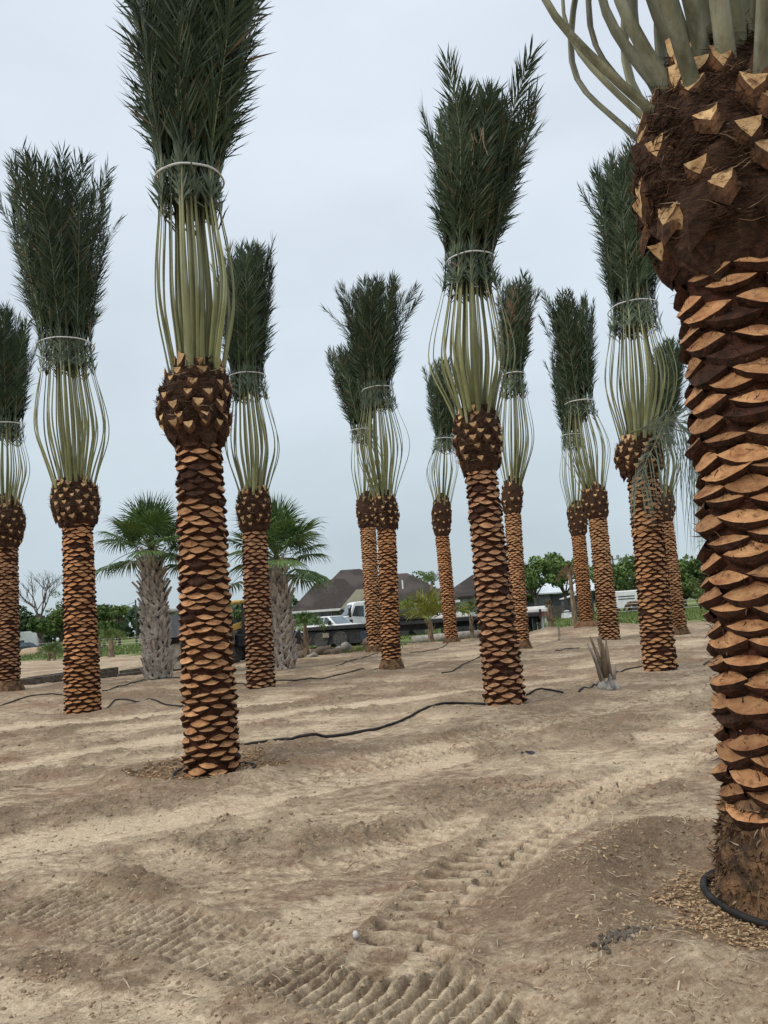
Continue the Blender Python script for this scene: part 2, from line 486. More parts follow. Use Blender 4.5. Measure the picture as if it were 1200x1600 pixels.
def ground_layers(x, y, fine=True):
    """height, and masks (pale, dark, chip) for points x, y"""
    x = np.asarray(x, dtype=float); y = np.asarray(y, dtype=float)
    r = np.sqrt(x * x + y * y)
    near = np.clip(1 - (r - 30) / 40, 0, 1)
    z = low(x, y) + near * (0.035 * fbm(x, y, 2.6, 3, 5) + 0.012 * fbm(x, y, .6, 3, 9))
    pale = 0.5 + 0.5 * fbm(x * .6, y * 1.0, 1.3, 5, 20)
    dark = np.zeros_like(x)
    chip = np.zeros_like(x)
    keep = np.ones_like(x)
    for (cx, cy, R, h, dep, w, i) in RINGS:
        d = np.hypot(x - cx, y - cy)
        if d.size > 1 and d.min() > R + 2: continue
        ang = np.arctan2(y - cy, x - cx)
        Rj = R * (1 + .07 * np.sin(2 * ang + i) + .05 * np.sin(3 * ang + 2 * i))
        ww = np.where(d > Rj, w * 1.7, w)
        bump = np.exp(-((d - Rj) / ww) ** 2)
        var = .75 + .25 * np.sin(ang * 3 + i * 2) + .1 * np.sin(ang * 7 + i)
        z = z + h * bump * var
        z = z - dep * np.clip(1 - d / (R * .8), 0, 1)
        keep = keep * (1 - np.clip(1.5 - d / (Rj + w), 0, 1))
        dark = np.maximum(dark, .75 * np.exp(-((d - Rj) / (w * 1.8)) ** 2) * (.5 + .5 * vnoise(x * 2.2, y * 2.2, seed=i)))
        pale = pale - .12 * bump
        if i in (13, 2):
            lim = Rj * (.60 if i == 13 else .88)
            chip = np.maximum(chip, np.clip((lim - d) / .12 + .5 + .9 * vnoise(x * 6, y * 6, seed=3), 0, 1))
    dis = np.clip(fbm(x, y, .8, 4, 44, .6) * 3.0 + .30, 0, 1) * near
    wobx = .05 * vnoise(x * 1.7, y * 1.7, seed=71)
    for k, T in enumerate(TRACKS):
        best = np.full(x.shape, 1e9); s = np.zeros_like(x); tt = np.zeros_like(x)
        acc = 0
        for a, b in zip(T['p'][:-1], T['p'][1:]):
            e = b - a; L = float(np.hypot(*e)); e = e / L
            u = (x - a[0]) * e[0] + (y - a[1]) * e[1]
            v = -(x - a[0]) * e[1] + (y - a[1]) * e[0] + wobx
            uc = np.clip(u, 0, L)
            dd = np.hypot(u - uc, v)
            mk = dd < best
            best = np.where(mk, dd, best)
            s = np.where(mk, acc + uc, s)
            tt = np.where(mk, v, tt)
            acc += L
        hw = T['hw']
        inside = np.clip((hw - best) / .06 + .5, 0, 1) * keep
        patch = np.clip(.82 + 1.2 * fbm(x, y, .8, 3, 60 + k), 0, 1)
        edge = np.exp(-((best - hw - .05) / .055) ** 2) * keep * patch * (.6 + .8 * np.abs(vnoise(x * 4, y * 4, seed=82)))
        if T['kind'] == 'flat':
            z = z - .014 * inside + .012 * edge
            pale = pale + .42 * inside * (.6 + .4 * patch) - .1 * edge
        else:
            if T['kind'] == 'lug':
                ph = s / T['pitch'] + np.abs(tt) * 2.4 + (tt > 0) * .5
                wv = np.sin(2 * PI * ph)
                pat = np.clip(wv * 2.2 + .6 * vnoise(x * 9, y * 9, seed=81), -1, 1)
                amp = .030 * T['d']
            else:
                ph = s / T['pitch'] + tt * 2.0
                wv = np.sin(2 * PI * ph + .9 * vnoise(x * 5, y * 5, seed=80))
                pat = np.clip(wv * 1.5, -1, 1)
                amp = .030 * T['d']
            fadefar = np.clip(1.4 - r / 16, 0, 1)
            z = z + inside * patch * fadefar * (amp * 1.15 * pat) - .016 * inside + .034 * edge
            pale = pale + .15 * inside * (1 - patch) + .06 * inside + .16 * inside * patch * pat * fadefar  # tread shading put into the soil colour: crests paler, grooves darker
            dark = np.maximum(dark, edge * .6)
        keep = keep * (1 - .65 * inside)
    # loose crumbly soil between the tracks
    cr = dis * keep ** 1.6
    if fine:
        c1 = np.abs(vnoise(x / .11, y / .11, seed=90)); c2 = np.abs(vnoise(x / .05 + 9, y / .05, seed=91))
        z = z + near * ((.004 + .034 * cr) * (c1 + .6 * c2) * 1.2 + .003 * vnoise(x / .03, y / .03, seed=92))
        # faint cracks and scuffs
        sc = fbm(x * .45 + y * .25, y * 1.5, .16, 3, 97)
        z = z - near * .010 * np.clip(1 - np.abs(sc) * 9, 0, 1)
        sc2 = fbm(x + y * .5, y * 1.9 - x * .6, .35, 3, 98)
        z = z + near * .014 * np.clip(sc2 * 3.2, -1, 1) * (.35 + cr)
    dark = np.maximum(dark, cr * .85)
    return z, pale, dark, chip

def hz(x, y):
    z = ground_layers(np.array([float(x)]), np.array([float(y)]), fine=False)[0]
    return float(z[0])

def ong(px, py, it=8):
    """ground point seen at a pixel"""
    r = ray(px, py); z = 0.0
    for _ in range(it):
        t = (z - EYE[2]) / r[2] if r[2] < -1e-4 else 60
        t = min(t, 200)
        p = EYE + r * t
        z = hz(p[0], p[1])
    return np.array([p[0], p[1], z])

def grass_edge(x):
    """Y at which the dirt gives way to grass"""
    return np.interp(x, [-60, -26, -18, -10, -4, 1, 6, 10, 14, 20, 30, 60], [62, 62, 55, 50, 46, 47, 47, 44, 40, 41, 44, 50])

def build_ground():
    th = []
    a = -PI
    # fine steps in view, coarse behind; angle measured from +Y
    while a < PI - 1e-6:
        th.append(a)
        v = abs(a)
        st = math.radians(.115) if v < math.radians(29) else (math.radians(.35) if v < math.radians(45) else math.radians(3.0))
        a += st
    th = np.array(th)
    rr = [0.0]
    r = .35
    while r < 1900:
        rr.append(r)
        if r < 2.4: k = 1.03
        elif r < 2.9: k = 1.008
        elif r < 6: k = 1.003
        elif r < 14: k = 1.0056
        elif r < 40: k = 1.008
        elif r < 90: k = 1.02
        else: k = 1.08
        r *= k
    rr = np.array(rr[1:])
    A, R = np.meshgrid(th, rr)
    X = R * np.sin(A); Y = R * np.cos(A)
    x = X.ravel(); y = Y.ravel()
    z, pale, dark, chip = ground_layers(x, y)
    nt_, nr = len(th), len(rr)
    i = np.arange(nr - 1)[:, None]; j = np.arange(nt_)[None, :]
    j2 = (j + 1) % nt_
    F = np.stack([(i * nt_ + j), (i * nt_ + j2), ((i + 1) * nt_ + j2), ((i + 1) * nt_ + j)], -1).reshape(-1, 4)
    V = np.stack([x, y, z], -1)
    V = np.vstack([V, [[0, 0, float(z[:nt_].mean())]]])
    c = len(V) - 1
    jj = np.arange(nt_)
    F3 = np.stack([np.full(nt_, c), (jj + 1) % nt_, jj], -1)
    me = np_mesh('ground', V, [(F[:, ::-1], 0), (F3, 0)], [M['ground']], smooth=True)
    r_ = np.hypot(x, y)
    ge = grass_edge(x)
    g = np.clip((y - ge) / 3.0 + .5 + 1.2 * fbm(x, y, 3.5, 3, 120), 0, 1)
    g = np.where((y < 20) & (r_ < 300), 0, g)
    # thin patches of grass on the dirt by the flatbed
    gp_ = np.exp(-(((x - 1) / 9) ** 2 + ((y - 41) / 4) ** 2)) * 1.1 + np.exp(-(((x + 4.2) / 1.6) ** 2 + ((y - 27) / 3) ** 2)) * .8
    g = np.maximum(g, np.clip(gp_ + .8 * fbm(x, y, 1.6, 3, 121) - .35, 0, .85) * (y > 20))
    # a pale farm track across the field at the left
    lane = np.exp(-((y - 118 - .08 * x) / 1.6) ** 2) * (x < -10)
    g = g * (1 - .9 * lane); pale = pale + lane
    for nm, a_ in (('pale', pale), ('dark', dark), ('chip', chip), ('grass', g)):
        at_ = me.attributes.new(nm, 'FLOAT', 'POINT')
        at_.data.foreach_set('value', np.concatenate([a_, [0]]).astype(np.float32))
    o = link('ground', me)
    tag(o, kind='structure')
    return o

def ground_material():
    m = bpy.data.materials.new('ground_soil')
    m.use_nodes = True
    t = m.node_tree
    b = t.nodes['Principled BSDF']
    b.inputs['Roughness'].default_value = .95
    b.inputs['Specular IOR Level'].default_value = .15
    def attr(n):
        a = t.nodes.new('ShaderNodeAttribute'); a.attribute_name = n; return a.outputs['Fac']
    geo = t.nodes.new('ShaderNodeNewGeometry')
    def noise(s, d=6, stretch=None, rough=.6):
        n = t.nodes.new('ShaderNodeTexNoise')
        n.inputs['Scale'].default_value = s; n.inputs['Detail'].default_value = d; n.inputs['Roughness'].default_value = rough
        if stretch:
            q = t.nodes.new('ShaderNodeMapping'); q.inputs['Scale'].default_value = stretch; q.inputs['Rotation'].default_value = (0, 0, .35)
            t.links.new(geo.outputs['Position'], q.inputs[0]); t.links.new(q.outputs[0], n.inputs['Vector'])
        else: t.links.new(geo.outputs['Position'], n.inputs['Vector'])
        return n.outputs[0]
    def math_(op, a, b_=None, c=None):
        n = t.nodes.new('ShaderNodeMath'); n.operation = op
        for i, v in enumerate((a, b_, c)):
            if v is None: continue
            if isinstance(v, (int, float)): n.inputs[i].default_value = v
            else: t.links.new(v, n.inputs[i])
        return n.outputs[0]
    def rng(v, lo, hi, a=0, b_=1):
        n = t.nodes.new('ShaderNodeMapRange')
        n.inputs[1].default_value = lo; n.inputs[2].default_value = hi; n.inputs[3].default_value = a; n.inputs[4].default_value = b_
        t.links.new(v, n.inputs[0]); return n.outputs[0]
    def mix(f, a, b_, mode='MIX'):
        n = t.nodes.new('ShaderNodeMix'); n.data_type = 'RGBA'; n.blend_type = mode
        if isinstance(f, (int, float)): n.inputs[0].default_value = f
        else: t.links.new(f, n.inputs[0])
        for i, v in ((6, a), (7, b_)):
            if isinstance(v, tuple): n.inputs[i].default_value = v + (1,)
            else: t.links.new(v, n.inputs[i])
        return n.outputs[2]
    big = noise(.9, 8, (1, 2.2, 1))
    mid = noise(7, 8, (1, 1.7, 1), .7)
    fin = noise(60, 6, None, .7)
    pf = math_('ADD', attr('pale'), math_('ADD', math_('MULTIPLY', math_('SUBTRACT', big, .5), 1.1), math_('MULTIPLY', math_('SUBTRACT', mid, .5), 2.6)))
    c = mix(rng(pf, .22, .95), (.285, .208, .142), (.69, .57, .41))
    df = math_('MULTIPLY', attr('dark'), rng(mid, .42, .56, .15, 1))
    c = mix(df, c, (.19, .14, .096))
    red = rng(noise(.8, 3), .56, .7)
    c = mix(math_('MULTIPLY', red, .5), c, (.31, .19, .12))
    c = mix(rng(fin, .3, .7, .0, 1), mix(1.0, c, (.72, .70, .68), 'MULTIPLY'), mix(1.0, c, (1.14, 1.13, 1.12), 'MULTIPLY'))
    c = mix(1.0, c, mix(rng(noise(26, 6, (1, 1.6, 1), .75), .36, .64), (.74, .72, .70), (1.12, 1.12, 1.12)), 'MULTIPLY')
    speck = rng(noise(150, 2), .69, .74)
    c = mix(math_('MULTIPLY', speck, .7), c, (.60, .53, .42))
    speck2 = rng(noise(42, 3), .68, .74)
    c = mix(math_('MULTIPLY', speck2, .75), c, (.075, .052, .036))  # dark speckles: small shadows of crumbs painted into the soil colour
    chipc = mix(rng(noise(55, 4, (1, 3, 1)), .4, .62), (.10, .06, .035), (.46, .33, .19))
    c = mix(attr('chip'), c, chipc)
    gc = mix(rng(noise(.35, 6), .35, .65), (.085, .125, .030), (.15, .19, .055))
    gc = mix(rng(noise(4, 5), .5, .75), gc, (.24, .23, .10))
    gc = mix(rng(noise(.12, 4), .55, .7), gc, (.06, .10, .028))
    gm = math_('MULTIPLY', attr('grass'), 1.0)
    gm = rng(math_('ADD', gm, math_('MULTIPLY', math_('SUBTRACT', noise(3, 5), .5), 1.2)), .3, .75)
    c = mix(gm, c, gc)
    t.links.new(c, b.inputs['Base Color'])
    hgt = math_('ADD', math_('MULTIPLY', mid, .8), math_('ADD', math_('MULTIPLY', fin, .35), math_('MULTIPLY', noise(24, 5), .5)))
    bp = t.nodes.new('ShaderNodeBump'); bp.inputs['Strength'].default_value = 1.0; bp.inputs['Distance'].default_value = .035
    t.links.new(hgt, bp.inputs['Height']); t.links.new(bp.outputs[0], b.inputs['Normal'])
    return m
M['ground'] = ground_material()
build_ground()

# ---------------------------------------------------------------- date palms
def catmull(P, n):
    P = np.asarray(P, dtype=float)
    Q = np.vstack([2 * P[0] - P[1], P, 2 * P[-1] - P[-2]])
    out = []
    m = len(P) - 1
    for u in np.linspace(0, m - 1e-9, n):
        i = int(u); t = u - i
        p0, p1, p2, p3 = Q[i], Q[i + 1], Q[i + 2], Q[i + 3]
        out.append(.5 * ((2 * p1) + (-p0 + p2) * t + (2 * p0 - 5 * p1 + 4 * p2 - p3) * t * t + (-p0 + 3 * p1 - 3 * p2 + p3) * t ** 3))
    return np.array(out)

def norm(v): return v / np.maximum(np.linalg.norm(v, axis=-1, keepdims=True), 1e-9)

def boot_mesh(rng, name, far=False):
    """wedge left by a cut leaf stalk: lens-shaped cut face with pointed ends, dark lip and underside"""
    j = lambda s: rng.uniform(-s, s)
    skew = j(.10); hh = rng.uniform(.13, .175); dd = rng.uniform(.10, .135); pw = rng.uniform(.8, 1.5)
    up = []
    for k in range(7):
        t = k / 6
        a = math.sin(PI * t ** (1 + skew)) ** pw
        up.append((-.5 + t + (j(.012) if 0 < k < 6 else 0), .04 - .075 * a + j(.006), -.005 + hh * a + (j(.012) if 0 < k < 6 else 0)))
    lo = []
    for k in range(5):
        t = 1 - (k + 1) / 6
        a = math.sin(PI * t) ** .8
        lo.append((-.5 + t + j(.02), .04 + .215 * a + j(.014), -.005 - dd * a + j(.012)))
    lens = up + lo                                   # 0..11, upper edge left to right, lower edge right to left
    rim = [0, 11, 10, 9, 8, 7, 6]
    lip = []
    for q, idx in enumerate(rim):
        x, y, z = lens[idx]
        a = math.sin(PI * q / 6)
        lip.append((x * (.97 - .05 * a), y - .01 - .06 * a, z - .045 - .10 * a + j(.01)))      # 12..18
    und = [(-.30, -.09, -.30), (0.0, -.06, -.42), (.30, -.09, -.30)]    # 19..21
    mid = [(-.16, .085 + j(.015), .015 + j(.012)), (.17, .085 + j(.015), .015 + j(.012))]   # 22, 23
    V = lens + lip + und + mid
    F = []; fm = []
    def f(t, m): F.append(t); fm.append(m)
    for a in range(0, 3): f((a, a + 1, 22)[::-1], 0)
    f((3, 23, 22), 0)
    for a in range(3, 6): f((a, a + 1, 23)[::-1], 0)
    f((6, 7, 23)[::-1], 0); f((7, 8, 23)[::-1], 0); f((8, 9, 23)[::-1], 0); f((9, 22, 23), 0)
    f((9, 10, 22)[::-1], 0); f((10, 11, 22)[::-1], 0); f((11, 0, 22)[::-1], 0)
    for a in range(6): f((rim[a], rim[a + 1], 12 + a + 1, 12 + a), 1)
    for t in ((12, 13, 19), (13, 14, 19), (14, 15, 20, 19), (15, 16, 21, 20), (16, 17, 21), (17, 18, 21)): f(t, 1)
    return np.array(V), F, fm

def as_mesh(name, V, F, fm, mats, smooth=False):
    me = bpy.data.meshes.new(name)
    me.from_pydata([tuple(map(float, v)) for v in V], [], F)
    for m in mats: me.materials.append(m)
    me.polygons.foreach_set('material_index', fm)
    if smooth: me.polygons.foreach_set('use_smooth', [True] * len(F))
    me.update()
    return me

_rb = random.Random(5)
BOOTS = [boot_mesh(_rb, 'leaf_base') for _ in range(6)]
BOOT_SETS = {k: [as_mesh('leaf_base', V, F, fm, [M[k], M['bark']]) for V, F, fm in BOOTS] for k in ('cut', 'cut_orange', 'cut_dull', 'bark')}
BOOT_KIND = {4: 'cut_orange', 1: 'cut_orange', 6: 'cut_orange', 9: 'cut_orange', 7: 'cut_dull', 10: 'cut_dull', 0: 'cut_dull', 3: 'cut_dull'}
# pick-shaped cut leaf stub of the crown bulge: y outward, z up
def stub_mesh(rng):
    j = lambda s: rng.uniform(-s, s)
    face = [(-.5, .30 + j(.04), .42 + j(.06)), (-.1 + j(.1), .26, .40 + j(.06)), (.5, .30 + j(.04), .48 + j(.08)), (.36, .36, .12), (.03 + j(.08), .42, -.32 + j(.06)), (-.36, .37, .05)]
    back = [(-.6, -.35, .02), (-.1, -.4, .1), (.6, -.35, .05), (.58, -.1, -.35), (.0, .0, -.95), (-.58, -.1, -.38)]
    mid = [(x * 1.12, (y + by) / 2 + .10, z - .30) for (x, y, z), (bx, by, bz) in zip(face, back)]
    V = face + mid + back
    F = [tuple(range(5, -1, -1))]; fm = [0]
    for k in range(2):
        for i in range(6):
            a = k * 6
            F.append((a + i, a + (i + 1) % 6, a + 6 + (i + 1) % 6, a + 6 + i)); fm.append(1)
    return V, F, fm
STUBS = [stub_mesh(_rb) for _ in range(5)]
STUB_MESH = [as_mesh('leaf_stub', V, F, fm, [M['stub_face'], M['stub_side']]) for V, F, fm in STUBS]

def join_np(items, name, mats):
    """items: (V, F, fm, 4x4) joined into one mesh"""
    VV = []; FF = []; MM = []; n = 0
    for V, F, fm, X in items:
        A = np.array(X)
        v = np.asarray(V) @ A[:3, :3].T + A[:3, 3]
        VV.append(v)
        FF += [tuple(i + n for i in f) for f in F]; MM += fm
        n += len(v)
    me = bpy.data.meshes.new(name)
    me.from_pydata(np.vstack(VV).tolist(), [], FF)
    for m in mats: me.materials.append(m)
    me.polygons.foreach_set('material_index', MM)
    me.update()
    return me

def placer(pos, out, w, twist=0.0, tilt=0.0, sy=1.0, sz=1.0):
    """matrix: local y outward, z up, uniform size w"""
    Y = Vector((out[0], out[1], 0)).normalized()
    Z = Vector((0, 0, 1))
    X = Y.cross(Z)
    m = Matrix((X, Y, Z)).transposed()
    m = m @ Matrix.Rotation(tilt, 3, 'X') @ Matrix.Rotation(twist, 3, 'Y') @ Matrix.Diagonal((w, w * sy, w * sz))
    m4 = m.to_4x4()
    m4.translation = Vector([float(v) for v in pos])
    return m4

def lathe_np(zs, cs, rs, n, amp, nsc, seed, name, mats, parent, cap_top=True):
    """a turned body along a bent axis with lumpy relief"""
    th = np.linspace(0, 2 * PI, n, endpoint=False)
    V = []
    for z, c, r in zip(zs, cs, rs):
        x = np.cos(th); y = np.sin(th)
        d = vnoise(x * nsc + seed, y * nsc, np.full(n, z * nsc / .35), seed) + .5 * vnoise(x * nsc * 2.3 + seed, y * nsc * 2.3, np.full(n, z * nsc * 2.3 / .35), seed + 1)
        rad = r * (1 + amp * d)
        V.append(np.stack([c[0] + rad * x, c[1] + rad * y, np.full(n, z)], -1))
    V = np.vstack(V)
    m = len(zs)
    i = np.arange(m - 1)[:, None]; j = np.arange(n)[None, :]
    F = np.stack([i * n + j, i * n + (j + 1) % n, (i + 1) * n + (j + 1) % n, (i + 1) * n + j], -1).reshape(-1, 4)
    top = np.append(cs[-1][:2], zs[-1] + rs[-1] * .25)
    V = np.vstack([V, top])
    k = np.arange(n)
    F3 = np.stack([(m - 1) * n + k, (m - 1) * n + (k + 1) % n, np.full(n, len(V) - 1)], -1)
    return link(name, np_mesh(name, V, [(F, 0), (F3, 0)], mats, smooth=True), parent)

def strands(rng, starts, dirs, L, w, mats, name, parent, curl=.25, mi=None, kind='stuff'):
    """thin fibres: 2 segments each"""
    n = len(starts)
    side = norm(np.cross(dirs, rng.normal(size=(n, 3))))
    L = L[:, None]
    bend = norm(rng.normal(size=(n, 3))) * curl * L
    a = starts; b = starts + dirs * L * .5 + bend * .5; c = starts + dirs * L
    w = w[:, None]
    V = np.stack([a - side * w, a + side * w, b - side * w * .8, b + side * w * .8, c], 1).reshape(-1, 3)
    k = np.arange(n)[:, None] * 5
    Q = k + np.array([[0, 1, 3, 2]]); T = k + np.array([[2, 3, 4]])
    if mi is None: mi = np.zeros(n, dtype=int)
    polys = []
    for q in range(len(mats)):
        s_ = mi == q
        polys += [(Q[s_], q), (T[s_], q)]
    o = link(name, np_mesh(name, V, polys, mats), parent)
    if kind: o['kind'] = kind
    return o

def frond(rng, ctrl, w0, wt, i_tie, nleaf, L, name, parent, center, r_tie, mats, dens_below=1.0, near=False, hang=False, lw=.013, dryend=False):
    """one pinnate leaf: flattened stalk along ctrl, leaflets from a little below the tie"""
    N = 34
    C = catmull(ctrl, N)
    for _ in range(0 if hang else (4 if near else 7)):
        C[1:-1] = .25 * C[:-2] + .5 * C[1:-1] + .25 * C[2:]
    seg = np.linalg.norm(np.diff(C, axis=0), axis=1)
    s = np.concatenate([[0], np.cumsum(seg)])
    Lt = s[-1]
    T = norm(np.gradient(C, axis=0))
    s_tie = s[int(round((N - 1) * i_tie / (len(ctrl) - 1)))]
    out = ctrl[1] - center[1]; out[2] = 0
    if np.linalg.norm(out) < 1e-3: out = np.array([1.0, 0, 0])
    out = norm(out)
    side = norm(np.cross(T, out)); nrm = norm(np.cross(side, T))
    u = s / Lt; ut = s_tie / Lt
    w = np.where(u < ut, wt + (w0 - wt) * (1 - u / ut) ** 1.25, wt * (1 - .85 * (u - ut) / (1 - ut)))
    prof = [(-1, 0), (-.55, .42), (.55, .42), (1, 0), (.5, -.30), (-.5, -.30)]
    V = []
    for a, b in prof:
        V.append(C + side * (a * w * .5)[:, None] + nrm * (b * w * .5 * (1.0))[:, None])
    V = np.stack(V, 1).reshape(-1, 3)
    i = np.arange(N - 1)[:, None]; j = np.arange(6)[None, :]
    F = np.stack([i * 6 + j, i * 6 + (j + 1) % 6, (i + 1) * 6 + (j + 1) % 6, (i + 1) * 6 + j], -1).reshape(-1, 4)
    polys = [(F, 0)]
    # leaflets
    us = ut * (.80 if not hang else .3)
    q = np.sort(rng.uniform(us, .995, nleaf))
    # fewer below the tie
    tipf = np.clip((q - ut) / (1 - ut), 0, 1)
    keep = ((q > ut * .97) & (rng.uniform(size=nleaf) > .55 * np.clip((tipf - .6) / .3, 0, 1))) | (rng.uniform(size=nleaf) < .75 * dens_below)
    q = q[keep]; n = len(q)
    sq = q * Lt
    def itp(A): return np.stack([np.interp(sq, s, A[:, k]) for k in range(3)], -1)
    p = itp(C); t = norm(itp(T)); sd_ = norm(itp(side)); nr = norm(itp(nrm))
    sgn = np.where(np.arange(n) % 2 == 0, 1.0, -1.0)
    f = np.clip((q - ut) / (1 - ut), 0, 1)
    flatk = 1 - .65 * np.clip((f - .5) / .35, 0, 1)
    ang = np.radians(np.interp(f, [0, .15, .6, 1], [25, 39, 35, 22]) + rng.normal(size=n) * 7)
    rank = np.radians(rng.choice([-48, -15, 22, 42], size=n, p=[.25, .35, .25, .15]) * flatk + rng.normal(size=n) * 8)
    ln = L * np.interp(f, [0, .12, .4, .8, 1], [.70, 1.0, 1.05, .95, .72]) * rng.uniform(.8, 1.12, n)
    d = t * np.cos(ang)[:, None] + (sd_ * (sgn * np.cos(rank))[:, None] + nr * np.sin(rank)[:, None]) * np.sin(ang)[:, None]
    # the band presses the leaflets flat against the stalks
    dt = np.abs(sq - s_tie)
    press = np.clip(1 - dt / (L * .55), 0, 1)[:, None] * (0 if hang else 1)
    d = norm(d * (1 - press * .75) + t * press)
    below = (q < ut)
    messy = np.where(below[:, None], rng.normal(size=(n, 3)) * .22 + np.array([0, 0, -.05]), rng.normal(size=(n, 3)) * .05)
    d = norm(d + messy)
    ln = np.where(below, ln * .75, ln)
    droop = np.array([0, 0, -1.0])
    if hang:
        d2 = norm(d * .25 + droop)
        mid = p + d * (ln * .35)[:, None]; tip = mid + d2 * (ln * 1.25)[:, None]
    else:
        mid = p + d * (ln * .5)[:, None]
        d2 = norm(d + nr * .05 + droop * .06 + rng.normal(size=(n, 3)) * .06)
        tip = mid + d2 * (ln * .5)[:, None]
    wd = norm(np.cross(d, norm(nr + rng.normal(size=(n, 3)) * .35)))
    hw = (lw * rng.uniform(.8, 1.15, n))[:, None]
    LV = np.stack([p - wd * hw * .45, p + wd * hw * .45, mid - wd * hw, mid + wd * hw, tip], 1).reshape(-1, 3)
    k = len(V) + np.arange(n)[:, None] * 5
    Q = k + np.array([[0, 1, 3, 2]]); Tt = k + np.array([[2, 3, 4]])
    grey = (rng.uniform(size=n) < .18) | below
    if hang: grey[:] = True
    mi = np.where(grey, 2, 1)
    mi = np.where(rng.uniform(size=n) < .025, 3, mi)
    if dryend: mi = np.where((f > .35) & (rng.uniform(size=n) < .7), 3, mi)
    for g in (1, 2, 3):
        sel = mi == g
        if sel.any(): polys += [(Q[sel], g), (Tt[sel], g)]
    V = np.vstack([V, LV])
    return link(name, np_mesh(name, V, polys, mats), parent)

LEAFM = [M['petiole'], M['leaflet'], M['leaflet_grey'], M['leaflet_dry']]
LEAFN = [M['petiole_near'], M['leaflet'], M['leaflet_grey'], M['leaflet_dry']]

